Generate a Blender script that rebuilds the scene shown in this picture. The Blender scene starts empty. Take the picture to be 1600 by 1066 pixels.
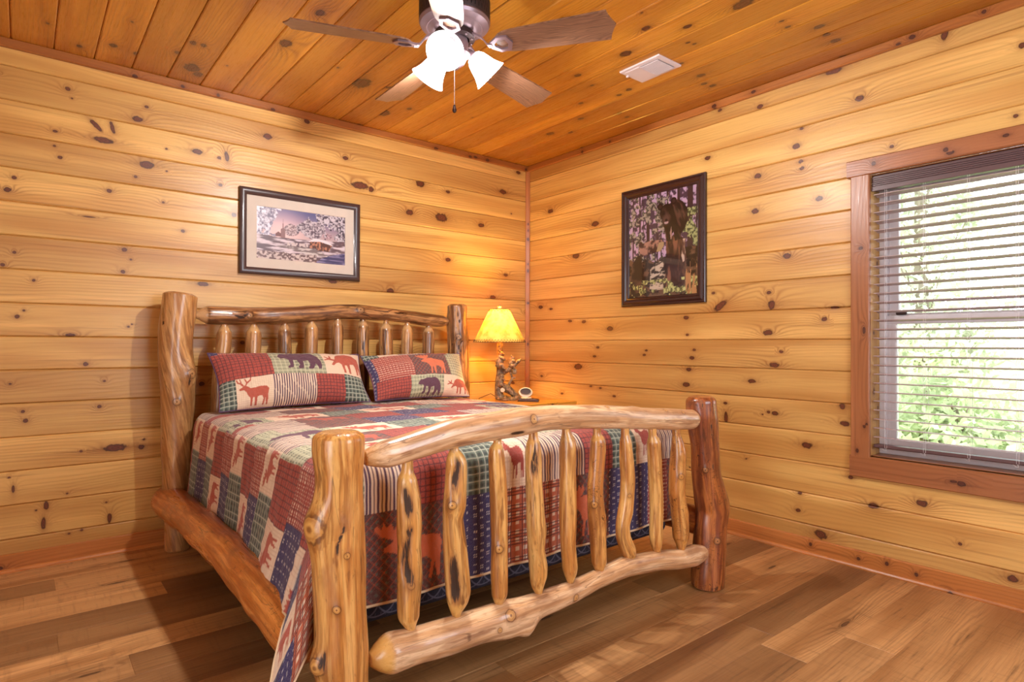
import bpy, math, random
import numpy as np
from mathutils import Vector, Matrix

# ------------------------------------------------------------------ camera
SC = bpy.context.scene
COL = SC.collection
cam_data = bpy.data.cameras.new('camera')
cam = bpy.data.objects.new('camera', cam_data)
COL.objects.link(cam)
cam_data.sensor_width = 36.0
cam_data.sensor_fit = 'HORIZONTAL'
cam_data.lens = 943.22 * 36.0 / 1600.0
cam_data.clip_start = 0.05
cam_data.clip_end = 200
_r = (0.77646172, -0.6301562, 0.00321799)
_u = (-0.00619616, -0.0025282, 0.99997761)
_w = (0.63013395, 0.77646428, 0.0058676)
cam.matrix_world = Matrix(((_r[0], _u[0], -_w[0], -3.07754), (_r[1], _u[1], -_w[1], -3.59837),
                           (_r[2], _u[2], -_w[2], 1.04721), (0, 0, 0, 1)))
SC.camera = cam

# ------------------------------------------------------------------ view + world + lights
SC.view_settings.view_transform = 'Standard'
SC.view_settings.look = 'None'
SC.view_settings.gamma = 1.0
SC.view_settings.use_curve_mapping = False
SC.view_settings.exposure = 0.25
try:
    SC.cycles.use_denoising = True
    SC.cycles.max_bounces = 10
    SC.cycles.diffuse_bounces = 6
    SC.cycles.transmission_bounces = 8
    SC.cycles.transparent_max_bounces = 12
    SC.cycles.sample_clamp_indirect = 6.0
    SC.cycles.use_adaptive_sampling = True
except Exception:
    pass

world = bpy.data.worlds.new('sky'); SC.world = world; world.use_nodes = True
_nt = world.node_tree; _nt.nodes.clear()
_o = _nt.nodes.new('ShaderNodeOutputWorld'); _b = _nt.nodes.new('ShaderNodeBackground')
_b.inputs[0].default_value = (0.84, 0.92, 1.0, 1); _b.inputs[1].default_value = 4.4
_nt.links.new(_b.outputs[0], _o.inputs[0])

FAN_EMIT = 6.0
FAN_W = 58.0
LAMP_W = 22.0

def area_light(name, loc, target, sx, sy, power, color):
    l = bpy.data.lights.new(name, 'AREA'); l.shape = 'RECTANGLE'; l.size = sx; l.size_y = sy
    l.energy = power; l.color = color
    o = bpy.data.objects.new(name, l); COL.objects.link(o); o.location = loc
    o.rotation_euler = (Vector(target) - Vector(loc)).to_track_quat('-Z', 'Y').to_euler()
    return o
# added fill lights, set in made-up openings in the walls behind the photographer
area_light('fill_light_left', (-4.22, -3.2, 1.25), (0, -1.6, 1.0), 1.0, 1.9, 3.5, (1.0, 0.93, 0.82))
area_light('fill_light_front', (-1.5, -4.32, 1.4), (-1.5, 0, 1.0), 1.5, 1.3, 17, (0.84, 0.88, 1.0))

# ------------------------------------------------------------------ helpers
ORG = {}
def link(o, parent=None, origin=None):
    COL.objects.link(o)
    if parent is not None:
        o.parent = parent; ORG[o.name] = ORG[parent.name]
    else:
        o.location = origin; ORG[o.name] = np.array(origin, float)
    return o

def tag(o, label=None, cat=None, group=None, kind=None):
    if label: o['label'] = label
    if cat: o['category'] = cat
    if group: o['group'] = group
    if kind: o['kind'] = kind
    return o

def thing(name, label, cat, loc, group=None):
    o = bpy.data.objects.new(name, None); o.empty_display_size = 0.1
    link(o, None, loc)
    return tag(o, label, cat, group)

def obj(name, V, F, mat, parent=None, origin=(0, 0, 0), smooth=True, point=None, corner=None, color=None, sharp=None):
    """link one mesh; V are world coordinates, kept relative to the thing's origin"""
    V = np.asarray(V, float).reshape(-1, 3)
    org = ORG[parent.name] if parent is not None else np.array(origin, float)
    V = V - org
    me = bpy.data.meshes.new(name)
    if isinstance(F, np.ndarray) and F.shape[1] == 4:
        n = len(F)
        me.vertices.add(len(V)); me.vertices.foreach_set('co', V.astype(np.float32).ravel())
        me.loops.add(n * 4); me.loops.foreach_set('vertex_index', F.astype(np.int32).ravel())
        me.polygons.add(n); me.polygons.foreach_set('loop_start', np.arange(0, n * 4, 4, dtype=np.int32))
        me.polygons.foreach_set('loop_total', np.full(n, 4, np.int32))
        me.update(calc_edges=True)
    else:
        me.from_pydata([tuple(v) for v in V], [], [tuple(int(i) for i in f) for f in F])
        me.update()
    for dom, dd in (('POINT', point), ('CORNER', corner)):
        for k, a in (dd or {}).items():
            a = np.asarray(a, np.float32)
            if a.ndim == 2:
                at = me.attributes.new(k, 'FLOAT_VECTOR', dom); at.data.foreach_set('vector', a.ravel())
            else:
                at = me.attributes.new(k, 'FLOAT', dom); at.data.foreach_set('value', a.ravel())
    if color is not None:
        c = np.ones((len(color), 4), np.float32); c[:, :3] = color
        at = me.attributes.new('col', 'FLOAT_COLOR', 'POINT'); at.data.foreach_set('color', c.ravel())
    me.polygons.foreach_set('use_smooth', np.full(len(me.polygons), smooth))
    if sharp is not None and smooth:
        try: me.set_sharp_from_angle(angle=math.radians(sharp))
        except Exception: pass
    me.materials.append(mat)
    o = bpy.data.objects.new(name, me)
    return link(o, parent, origin)

class MB:
    """collects shapes, builds ONE mesh"""
    def __init__(s): s.V = []; s.F = []
    def add(s, V, F):
        b = len(s.V); s.V += [tuple(v) for v in V]; s.F += [tuple(i + b for i in f) for f in F]; return s
    def box(s, x0, x1, y0, y1, z0, z1, b=0.0):
        if b <= 0:
            V = [(x, y, z) for x in (x0, x1) for y in (y0, y1) for z in (z0, z1)]
            return s.add(V, [(0, 1, 3, 2), (4, 6, 7, 5), (0, 4, 5, 1), (2, 3, 7, 6), (0, 2, 6, 4), (1, 5, 7, 3)])
        V = []; idx = {}
        for ix, x in enumerate((x0, x1)):
            for iy, y in enumerate((y0, y1)):
                for iz, z in enumerate((z0, z1)):
                    sx, sy, sz = (b if ix == 0 else -b), (b if iy == 0 else -b), (b if iz == 0 else -b)
                    idx[(ix, iy, iz, 0)] = len(V); V.append((x, y + sy, z + sz))
                    idx[(ix, iy, iz, 1)] = len(V); V.append((x + sx, y, z + sz))
                    idx[(ix, iy, iz, 2)] = len(V); V.append((x + sx, y + sy, z))
        F = []
        g = lambda a, bb, c, k: idx[(a, bb, c, k)]
        F.append([g(0, 0, 0, 0), g(0, 0, 1, 0), g(0, 1, 1, 0), g(0, 1, 0, 0)]); F.append([g(1, 0, 0, 0), g(1, 1, 0, 0), g(1, 1, 1, 0), g(1, 0, 1, 0)])
        F.append([g(0, 0, 0, 1), g(1, 0, 0, 1), g(1, 0, 1, 1), g(0, 0, 1, 1)]); F.append([g(0, 1, 0, 1), g(0, 1, 1, 1), g(1, 1, 1, 1), g(1, 1, 0, 1)])
        F.append([g(0, 0, 0, 2), g(0, 1, 0, 2), g(1, 1, 0, 2), g(1, 0, 0, 2)]); F.append([g(0, 0, 1, 2), g(1, 0, 1, 2), g(1, 1, 1, 2), g(0, 1, 1, 2)])
        for ix in (0, 1):
            for iy in (0, 1): F.append([g(ix, iy, 0, 0), g(ix, iy, 0, 1), g(ix, iy, 1, 1), g(ix, iy, 1, 0)])
            for iz in (0, 1): F.append([g(ix, 0, iz, 0), g(ix, 0, iz, 2), g(ix, 1, iz, 2), g(ix, 1, iz, 0)])
        for iy in (0, 1):
            for iz in (0, 1): F.append([g(0, iy, iz, 1), g(0, iy, iz, 2), g(1, iy, iz, 2), g(1, iy, iz, 1)])
        for ix in (0, 1):
            for iy in (0, 1):
                for iz in (0, 1): F.append([g(ix, iy, iz, 0), g(ix, iy, iz, 1), g(ix, iy, iz, 2)])
        return s.add(V, F)
    def tube(s, pts, rad, n=12, cap=True):
        pts = [np.array(p, float) for p in pts]
        if not hasattr(rad, '__len__'): rad = [rad] * len(pts)
        V = []; F = []; ref = None
        for i, p in enumerate(pts):
            t = pts[min(i + 1, len(pts) - 1)] - pts[max(i - 1, 0)]; t /= np.linalg.norm(t) + 1e-12
            if ref is None: ref = np.array((0, 0, 1.)) if abs(t[2]) < .9 else np.array((1., 0, 0))
            e1 = ref - ref.dot(t) * t; e1 /= np.linalg.norm(e1) + 1e-12; ref = e1; e2 = np.cross(t, e1)
            for k in range(n):
                a = 2 * math.pi * k / n; V.append(p + rad[i] * (math.cos(a) * e1 + math.sin(a) * e2))
        for i in range(len(pts) - 1):
            for k in range(n): F.append((i * n + k, i * n + (k + 1) % n, (i + 1) * n + (k + 1) % n, (i + 1) * n + k))
        if cap: F.append(tuple(range(n))[::-1]); F.append(tuple((len(pts) - 1) * n + k for k in range(n)))
        return s.add(V, F)
    def lathe(s, prof, c=(0, 0, 0), n=32, axis=(0, 0, 1)):
        ax = np.array(axis, float); ax /= np.linalg.norm(ax)
        e1 = np.cross(ax, (0, 1, 0) if abs(ax[1]) < .9 else (1, 0, 0)); e1 /= np.linalg.norm(e1); e2 = np.cross(ax, e1)
        V = []; F = []
        for r, z in prof:
            for k in range(n):
                a = 2 * math.pi * k / n; V.append(np.array(c) + ax * z + max(r, 1e-5) * (math.cos(a) * e1 + math.sin(a) * e2))
        for i in range(len(prof) - 1):
            for k in range(n): F.append((i * n + k, i * n + (k + 1) % n, (i + 1) * n + (k + 1) % n, (i + 1) * n + k))
        return s.add(V, F)
    def ball(s, c, r, n=12, m=8, rot=None):
        r = np.array(r if hasattr(r, '__len__') else (r, r, r), float); V = []; F = []
        M = np.eye(3) if rot is None else np.array(rot)
        for i in range(m + 1):
            ph = math.pi * i / m
            for k in range(n):
                a = 2 * math.pi * k / n
                V.append(np.array(c) + M @ (r * (math.sin(ph) * math.cos(a), math.sin(ph) * math.sin(a), math.cos(ph))))
        for i in range(m):
            for k in range(n): F.append((i * n + k, (i + 1) * n + k, (i + 1) * n + (k + 1) % n, i * n + (k + 1) % n))
        return s.add(V, F)
    def build(s, name, mat, parent=None, origin=(0, 0, 0), smooth=True, sharp=40, point=None):
        return obj(name, s.V, s.F, mat, parent, origin, smooth, sharp=sharp, point=point)

# smooth value noise for numpy arrays
def _hash(i, j, k, seed):
    n = (i.astype(np.int64) * 374761393 + j.astype(np.int64) * 668265263 + k.astype(np.int64) * 2147483647 + seed * 974634777) & 0xffffffff
    n = ((n ^ (n >> 13)) * 1274126177) & 0xffffffff
    n = (n ^ (n >> 16)) & 0xffffffff
    return n / 4294967295.0
def vnoise(x, y, z=0, seed=0):
    x, y, z = np.broadcast_arrays(np.asarray(x, float), np.asarray(y, float), np.asarray(z, float))
    i, j, k = np.floor(x), np.floor(y), np.floor(z)
    fx, fy, fz = x - i, y - j, z - k
    fx, fy, fz = [f * f * (3 - 2 * f) for f in (fx, fy, fz)]
    r = 0
    for a in (0, 1):
        for b in (0, 1):
            for c in (0, 1):
                r = r + _hash(i + a, j + b, k + c, seed) * (fx if a else 1 - fx) * (fy if b else 1 - fy) * (fz if c else 1 - fz)
    return r
def fbm(x, y, z=0, seed=0, o=4):
    r = 0; amp = .5; tot = 0
    for q in range(o):
        r = r + amp * vnoise(x * 2 ** q, y * 2 ** q, z * 2 ** q if hasattr(z, '__len__') or z else z, seed + q); tot += amp; amp *= .5
    return r / tot
def sstep(a, b, x):
    t = np.clip((x - a) / (b - a), 0, 1); return t * t * (3 - 2 * t)

def s2l(r, g, b):
    f = lambda c: (c / 255 / 12.92) if c / 255 <= .04045 else ((c / 255 + .055) / 1.055) ** 2.4
    return (f(r), f(g), f(b))
def a2l(a):
    a = np.asarray(a, float) / 255
    return np.where(a <= .04045, a / 12.92, ((a + .055) / 1.055) ** 2.4)

# ------------------------------------------------------------------ node materials
class NT:
    def __init__(s, name):
        s.m = bpy.data.materials.new(name); s.m.use_nodes = True; s.t = s.m.node_tree; s.t.nodes.clear()
        s.out = s.t.nodes.new('ShaderNodeOutputMaterial')
    def n(s, ty, **kw):
        x = s.t.nodes.new(ty)
        for k, v in kw.items(): setattr(x, k, v)
        return x
    def put(s, sock, v):
        if v is None: return
        if hasattr(v, 'links') or isinstance(v, bpy.types.NodeSocket): s.t.links.new(v, sock)
        elif isinstance(v, (tuple, list)) and len(v) == 3 and sock.type == 'RGBA': sock.default_value = (*v, 1)
        else: sock.default_value = v
    def math(s, op, a, b=None, c=None, clamp=False):
        x = s.n('ShaderNodeMath', operation=op, use_clamp=clamp); s.put(x.inputs[0], a)
        if b is not None: s.put(x.inputs[1], b)
        if c is not None: s.put(x.inputs[2], c)
        return x.outputs[0]
    def comb(s, a, b, c):
        x = s.n('ShaderNodeCombineXYZ'); s.put(x.inputs[0], a); s.put(x.inputs[1], b); s.put(x.inputs[2], c); return x.outputs[0]
    def sep(s, v):
        x = s.n('ShaderNodeSeparateXYZ'); s.put(x.inputs[0], v); return x.outputs
    def attr(s, name, out='Vector'):
        x = s.n('ShaderNodeAttribute', attribute_name=name); return x.outputs[out]
    def noise(s, vec, scale=1, detail=2, rough=.5, dist=0):
        x = s.n('ShaderNodeTexNoise'); s.put(x.inputs['Vector'], vec); x.inputs['Scale'].default_value = scale
        x.inputs['Detail'].default_value = detail; x.inputs['Roughness'].default_value = rough; x.inputs['Distortion'].default_value = dist
        return x.outputs['Fac']
    def mapr(s, v, a, b, c=0, d=1, smooth=True):
        x = s.n('ShaderNodeMapRange', interpolation_type='SMOOTHSTEP' if smooth else 'LINEAR'); s.put(x.inputs[0], v)
        for i, q in enumerate((a, b, c, d)): s.put(x.inputs[i + 1], q)
        return x.outputs[0]
    def mix(s, f, a, b, mode='MIX'):
        x = s.n('ShaderNodeMix', data_type='RGBA', blend_type=mode); s.put(x.inputs[0], f); s.put(x.inputs[6], a); s.put(x.inputs[7], b)
        return x.outputs[2]
    def bump(s, h, strength=.3, dist=.002):
        x = s.n('ShaderNodeBump'); s.put(x.inputs['Height'], h); x.inputs['Strength'].default_value = strength; x.inputs['Distance'].default_value = dist
        return x.outputs[0]
    def bsdf(s, color, rough=.5, metal=0, normal=None, spec=.5, coat=0, coat_rough=.1, emit=None, estr=0, sheen=0):
        x = s.n('ShaderNodeBsdfPrincipled'); s.put(x.inputs['Base Color'], color); s.put(x.inputs['Roughness'], rough)
        s.put(x.inputs['Metallic'], metal); s.put(x.inputs['Specular IOR Level'], spec)
        s.put(x.inputs['Coat Weight'], coat); s.put(x.inputs['Coat Roughness'], coat_rough); s.put(x.inputs['Sheen Weight'], sheen)
        if normal is not None: s.put(x.inputs['Normal'], normal)
        if emit is not None: s.put(x.inputs['Emission Color'], emit); s.put(x.inputs['Emission Strength'], estr)
        s.t.links.new(x.outputs[0], s.out.inputs[0]); return s.m

def plain(name, rgb, rough=.5, metal=0, spec=.5, coat=0, bumps=0, bscale=200):
    t = NT(name); nrm = None; c = s2l(*rgb)
    tc = t.n('ShaderNodeTexCoord').outputs['Object']
    v = t.noise(tc, 14, 3)
    col = t.mix(t.mapr(v, .3, .7, 0, .16), c, tuple(k * .72 for k in c))
    if bumps: nrm = t.bump(t.noise(tc, bscale, 3), bumps, .002)
    return t.bsdf(col, rough, metal, nrm, spec, coat)

def board_wood(name, light, mid, dark, knot, ring=.45, rough=.4, coat=.16, tone=.28, freq=62, warp=11, streak=.35, grit=0.0, knots=True):
    t = NT(name); bc = t.attr('bc'); kn = t.attr('kn'); tn = t.attr('tn', 'Fac')
    u, v, sd = t.sep(bc)[:3]
    k = t.sep(kn); kx, ky = k[0], k[1]
    wob = t.noise(bc, 55, 2)
    kd0 = t.math('SQRT', t.math('ADD', t.math('MULTIPLY', kx, kx), t.math('MULTIPLY', ky, ky)))
    kd = t.math('ADD', kd0, t.math('MULTIPLY', t.math('SUBTRACT', wob, .5), 1.1))
    warpn = t.noise(t.comb(t.math('MULTIPLY', u, .75), t.math('MULTIPLY', v, 4.2), sd), 1, 2, .5)
    hump = t.math('DIVIDE', 5.0, t.math('ADD', 1.0, t.math('MULTIPLY', t.math('MULTIPLY', kd0, kd0), .35))) if knots else 0.0
    f = t.math('ADD', t.math('ADD', t.math('MULTIPLY', v, freq), t.math('MULTIPLY', warpn, warp)), hump)
    sn = t.math('MULTIPLY_ADD', t.math('SINE', t.math('MULTIPLY', f, 6.2832)), .5, .5)
    rg = t.math('POWER', sn, 2.2)
    brk = t.noise(t.comb(t.math('MULTIPLY', u, 1.6), t.math('MULTIPLY', v, 9), sd), 1, 1)
    rg = t.math('MULTIPLY', rg, t.mapr(brk, .35, .65, .15, 1))
    fib = t.noise(t.comb(t.math('MULTIPLY', u, 9), t.math('MULTIPLY', v, 420), sd), 1, 2)
    big = t.noise(t.comb(t.math('MULTIPLY', u, .9), t.math('MULTIPLY', v, 8), t.math('ADD', sd, 31.7)), 1, 2)
    bright = tuple(min(.95, c * 1.16 + .01) for c in light)
    pale = t.noise(t.comb(t.math('MULTIPLY', u, .7), t.math('MULTIPLY', v, 11), t.math('ADD', sd, 71.3)), 1, 2, .4, .4)
    col = t.mix(t.mapr(pale, .52, .62, 0, .9), light, bright)
    col = t.mix(t.mapr(big, .38, .68, 0, streak), col, mid)
    nearr = t.math('ADD', .55, t.math('MULTIPLY', t.math('POWER', 2.718, t.math('MULTIPLY', kd0, -.22)), 1.5)) if knots else 1.0
    col = t.mix(t.math('MULTIPLY', t.math('MULTIPLY', rg, ring), nearr, clamp=True), col, tuple(.5 * a + .5 * b for a, b in zip(mid, dark)))
    col = t.mix(t.mapr(fib, .4, .8, 0, .3), col, mid)
    sc2 = t.noise(t.comb(t.math('MULTIPLY', u, 1.1), t.math('MULTIPLY', v, 70), t.math('ADD', sd, 11)), 1, 3, .65)
    col = t.mix(t.mapr(sc2, .54, .74, 0, .42), col, dark)
    col = t.mix(t.math('MULTIPLY', t.mapr(tn, .3, 1), tone), col, dark)
    if grit:
        g2 = t.noise(t.comb(t.math('MULTIPLY', u, 3), t.math('MULTIPLY', v, 60), sd), 1, 4, .7)
        col = t.mix(t.mapr(g2, .55, .78, 0, grit), col, knot)
        g3 = t.noise(t.comb(t.math('MULTIPLY', u, 60), t.math('MULTIPLY', v, 7), sd), 1, 3, .6)
        col = t.mix(t.mapr(g3, .5, .8, 0, grit * .45), col, dark)
    if knots:
        halo = t.math('MULTIPLY', t.math('POWER', 2.718, t.math('MULTIPLY', t.math('MAXIMUM', t.math('SUBTRACT', kd, .8), 0), -.85)), .60)
        col = t.mix(halo, col, dark)
        kyy = t.math('MULTIPLY', t.math('MULTIPLY', ky, ky), -1.6)
        tail = t.math('MULTIPLY', t.math('POWER', 2.718, t.math('ADD', kyy, t.math('MULTIPLY', t.math('ABSOLUTE', kx), -.34))), .5)
        col = t.mix(t.math('MULTIPLY', tail, t.mapr(wob, .35, .7)), col, knot)
        kr = t.math('MULTIPLY_ADD', t.math('SINE', t.math('MULTIPLY', kd0, 16)), .5, .5)
        core = t.mix(t.math('MULTIPLY', kr, .6), knot, tuple(c * 2.0 + .01 for c in knot))
        rim = t.mapr(kd, .6, .95)
        core = t.mix(rim, core, tuple(c * .45 for c in knot))
        col = t.mix(t.mapr(kd, .85, 1.25, .96, 0), col, core)
    h = t.math('ADD', t.math('MULTIPLY', rg, .4), t.math('MULTIPLY', fib, .35))
    wv = t.noise(t.comb(t.math('MULTIPLY', u, 2.5), t.math('MULTIPLY', v, 22), sd), 1, 2)
    h = t.math('ADD', h, t.math('MULTIPLY', wv, 2.2))
    ro = t.mapr(fib, .2, .8, rough - .07, rough + .1)
    return t.bsdf(col, ro, 0, t.bump(h, .4, .0014), .5, coat, .28)

def log_wood(name, light, mid, dark, tip, streak=.5, vein=.0, patch=.4, rough=.3, coat=.45):
    t = NT(name); lc = t.attr('lc'); kn = t.attr('kn'); ck = t.attr('ck', 'Fac'); tp = t.attr('tp', 'Fac')
    x, y, z = t.sep(lc)[:3]
    kv = t.sep(kn); kx, ky = kv[0], kv[1]
    kd0 = t.math('SQRT', t.math('ADD', t.math('MULTIPLY', kx, kx), t.math('MULTIPLY', ky, ky)))
    wob = t.noise(lc, 70, 2)
    kd = t.math('ADD', kd0, t.math('MULTIPLY', t.math('SUBTRACT', wob, .5), .5))
    st = t.comb(x, y, t.math('MULTIPLY', z, .07))
    g1 = t.noise(st, 38, 4, .62, .35)
    g2 = t.noise(st, 150, 3, .6)
    st2 = t.comb(x, y, t.math('MULTIPLY', z, .32))
    p1 = t.noise(st2, 16, 3, .55, .6)
    st3 = t.comb(x, y, t.math('MULTIPLY', z, .16))
    crn = t.noise(st3, 30, 3, .55, .3)
    col = t.mix(t.mapr(g1, .40, .60), light, mid)
    g3 = t.noise(t.comb(x, y, t.math('MULTIPLY', z, .05)), 62, 3, .6, .5)
    col = t.mix(t.mapr(g3, .50, .62, 0, streak * .9 + .12), col, tuple(.6 * a + .4 * b for a, b in zip(dark, mid)))
    col = t.mix(t.mapr(g2, .5, .75, 0, .3), col, dark)
    col = t.mix(t.mapr(p1, .5, .66, 0, patch), col, tuple(.55 * a + .45 * b for a, b in zip(dark, mid)))
    col = t.mix(t.mapr(crn, .62, .68, 0, streak), col, dark)
    # fine check cracks
    ln = t.math('ABSOLUTE', t.math('SUBTRACT', t.noise(t.comb(x, y, t.math('MULTIPLY', z, .045)), 26, 1, .4), .5))
    col = t.mix(t.mapr(ln, .001, .006, .55, 0), col, tuple(c * .35 for c in dark))
    if vein:
        vn = t.math('ABSOLUTE', t.math('SUBTRACT', t.noise(lc, 34, 1, .4, 1.2), .5))
        msk = t.mapr(t.noise(lc, 9, 1), .46, .56)
        col = t.mix(t.math('MULTIPLY', t.mapr(vn, .004, .016, vein, 0), msk), col, tuple(c * .45 for c in dark))
    halo = t.math('POWER', 2.718, t.math('MULTIPLY', t.math('MAXIMUM', t.math('SUBTRACT', kd, .8), 0), -1.5))
    col = t.mix(t.math('MULTIPLY', halo, .65), col, dark)
    kr = t.math('MULTIPLY_ADD', t.math('SINE', t.math('MULTIPLY', kd, 11)), .5, .5)
    core = t.mix(t.math('MULTIPLY', kr, .6), tuple(.55 * a + .45 * b for a, b in zip(tip, mid)), tuple(.5 * a + .5 * b for a, b in zip(dark, mid)))
    core = t.mix(t.mapr(kd0, .1, .35, .7, 0), core, dark)
    col = t.mix(t.mapr(kd, .82, 1.0, 1, 0), col, core)
    rimk = t.math('MULTIPLY', t.mapr(kd, .85, 1.0), t.mapr(kd, 1.05, 1.25, 1, 0))
    col = t.mix(t.math('MULTIPLY', rimk, .6), col, tuple(c * .5 for c in dark))
    # worn holes: dark heart wood with an orange rim
    cs = t.noise(t.comb(x, y, t.math('MULTIPLY', z, .12)), 120, 3, .6, .8)
    cw = t.math('MULTIPLY', ck, t.math('MULTIPLY_ADD', cs, 2.9, -.35))
    col = t.mix(t.mapr(ck, .06, .5, 0, .7), col, (0.30, .105, .025))
    col = t.mix(t.mapr(cw, .42, .72, 0, .93), col, (0.02, .008, .004))
    col = t.mix(t.mapr(tp, .25, .7, 0, .85), col, tip)
    fl_ = t.noise(t.comb(x, y, t.math('MULTIPLY', z, .22)), 85, 3, .7, .6)
    col = t.mix(t.mapr(fl_, .58, .68, 0, .55 * streak), col, tuple(c * .7 for c in dark))
    h = t.math('ADD', t.math('MULTIPLY', g1, 1.4), t.math('MULTIPLY', g2, .3))
    rr = t.math('ADD', t.mapr(g1, .2, .8, rough - .06, rough + .12), t.math('MULTIPLY', ck, .4), clamp=True)
    return t.bsdf(col, rr, 0, t.bump(h, .35, .004), .5, t.math('MULTIPLY', t.math('SUBTRACT', 1.0, t.mapr(ck, .1, .5)), coat), .12)

def vcol_mat(name, rough=.8, sheen=.2, spec=.3, weave=0, coat=0, mul=None):
    t = NT(name); c = t.attr('col', 'Color'); nrm = None
    if weave:
        tc = t.n('ShaderNodeTexCoord').outputs['Object']
        nrm = t.bump(t.math('ADD', t.noise(tc, 90, 2), t.math('MULTIPLY', t.noise(tc, 420, 2), .4)), weave, .004)
        c = t.mix(t.mapr(t.noise(tc, 500, 2), .35, .65, 0, .12), c, (.5, .42, .4))
    return t.bsdf(c, rough, 0, nrm, spec, coat, .03, sheen=sheen)

FOOT_SPINDLES = [[(-2.237, 0.71, 0.0157), (-2.238, 0.689, 0.0179), (-2.24, 0.671, 0.0282), (-2.233, 0.613, 0.035), (-2.231, 0.541, 0.035), (-2.231, 0.487, 0.0323), (-2.229, 0.397, 0.0355), (-2.232, 0.308, 0.0314), (-2.231, 0.281, 0.0296), (-2.227, 0.262, 0.0189), (-2.222, 0.237, 0.009)], [(-2.082, 0.746, 0.0128), (-2.082, 0.735, 0.0133), (-2.08, 0.717, 0.0247), (-2.074, 0.698, 0.0314), (-2.076, 0.626, 0.0327), (-2.078, 0.569, 0.0351), (-2.084, 0.532, 0.0303), (-2.076, 0.455, 0.0347), (-2.069, 0.359, 0.0376), (-2.064, 0.31, 0.0376), (-2.067, 0.279, 0.0305), (-2.072, 0.255, 0.0181), (-2.069, 0.235, 0.0095)], [(-1.918, 0.751, 0.013), (-1.918, 0.737, 0.013), (-1.924, 0.722, 0.0235), (-1.923, 0.694, 0.0265), (-1.917, 0.623, 0.0281), (-1.912, 0.522, 0.0271), (-1.91, 0.421, 0.0254), (-1.91, 0.321, 0.0266), (-1.908, 0.26, 0.0259), (-1.912, 0.239, 0.0161), (-1.91, 0.221, 0.01)], [(-1.771, 0.76, 0.0147), (-1.769, 0.739, 0.0158), (-1.771, 0.722, 0.0236), (-1.771, 0.697, 0.0274), (-1.767, 0.602, 0.0289), (-1.762, 0.538, 0.0299), (-1.758, 0.453, 0.0311), (-1.755, 0.368, 0.0269), (-1.746, 0.314, 0.0301), (-1.746, 0.282, 0.0291), (-1.751, 0.253, 0.0222), (-1.743, 0.22, 0.0106)], [(-1.619, 0.762, 0.0154), (-1.619, 0.745, 0.0154), (-1.611, 0.713, 0.0276), (-1.611, 0.691, 0.0298), (-1.612, 0.623, 0.028), (-1.609, 0.476, 0.0316), (-1.61, 0.36, 0.0276), (-1.6, 0.274, 0.0277), (-1.598, 0.253, 0.0222), (-1.598, 0.224, 0.0111)], [(-1.466, 0.749, 0.015), (-1.466, 0.726, 0.015), (-1.46, 0.703, 0.0289), (-1.459, 0.675, 0.0301), (-1.466, 0.606, 0.0292), (-1.474, 0.538, 0.0299), (-1.47, 0.446, 0.0294), (-1.46, 0.375, 0.0312), (-1.456, 0.305, 0.0301), (-1.453, 0.258, 0.0278), (-1.453, 0.244, 0.0208), (-1.444, 0.219, 0.0104)], [(-1.312, 0.732, 0.0157), (-1.312, 0.708, 0.0157), (-1.308, 0.683, 0.0229), (-1.302, 0.61, 0.0273), (-1.296, 0.537, 0.0272), (-1.301, 0.465, 0.0273), (-1.31, 0.418, 0.0295), (-1.324, 0.373, 0.0264), (-1.32, 0.324, 0.0274), (-1.29, 0.27, 0.0291), (-1.282, 0.244, 0.0225), (-1.283, 0.225, 0.0121)], [(-1.148, 0.715, 0.0164), (-1.147, 0.69, 0.0164), (-1.137, 0.666, 0.0278), (-1.132, 0.59, 0.0285), (-1.125, 0.488, 0.0279), (-1.123, 0.386, 0.0272), (-1.126, 0.286, 0.0266), (-1.12, 0.246, 0.0203), (-1.116, 0.223, 0.0127)], [(-0.993, 0.702, 0.0171), (-0.993, 0.676, 0.0171), (-0.985, 0.646, 0.025), (-0.981, 0.598, 0.0325), (-0.983, 0.52, 0.0335), (-0.985, 0.441, 0.0335), (-0.975, 0.387, 0.0329), (-0.961, 0.306, 0.0346), (-0.958, 0.252, 0.0337), (-0.957, 0.226, 0.0225), (-0.957, 0.194, 0.0119)]]
FOOT_POST_L = [(-2.439, 0.818, 0.0663), (-2.439, 0.778, 0.068), (-2.435, 0.711, 0.0614), (-2.435, 0.661, 0.0598), (-2.435, 0.612, 0.0614), (-2.439, 0.53, 0.0671), (-2.435, 0.446, 0.0672), (-2.432, 0.363, 0.0664), (-2.43, 0.279, 0.0665), (-2.426, 0.169, 0.0673), (-2.424, 0.095, 0.0691), (-2.422, 0.028, 0.0724)]
FOOT_POST_R = [(-0.817, 0.821, 0.0644), (-0.812, 0.744, 0.0645), (-0.793, 0.632, 0.0593), (-0.773, 0.492, 0.0623), (-0.751, 0.392, 0.0668), (-0.735, 0.333, 0.0692), (-0.747, 0.266, 0.0675), (-0.755, 0.157, 0.0681), (-0.765, 0.048, 0.0693), (-0.765, -0.007, 0.0665)]
HEAD_POST_L = [(-2.452, 1.301, 0.0798), (-2.46, 1.232, 0.0797), (-2.471, 1.134, 0.0795), (-2.475, 1.037, 0.0778), (-2.47, 0.956, 0.0795), (-2.461, 0.875, 0.0861), (-2.463, 0.81, 0.0796), (-2.463, 0.712, 0.0763), (-2.465, 0.518, 0.0698), (-2.468, 0.324, 0.0616), (-2.463, 0.194, 0.0568), (-2.459, 0.047, 0.0568)]
HEAD_POST_R = [(-0.768, 1.32, 0.0679), (-0.761, 1.127, 0.0713), (-0.754, 1.04, 0.0746), (-0.754, 0.974, 0.0746), (-0.752, 0.688, 0.0746), (-0.748, 0.337, 0.0724), (-0.746, -0.102, 0.0724)]
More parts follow.
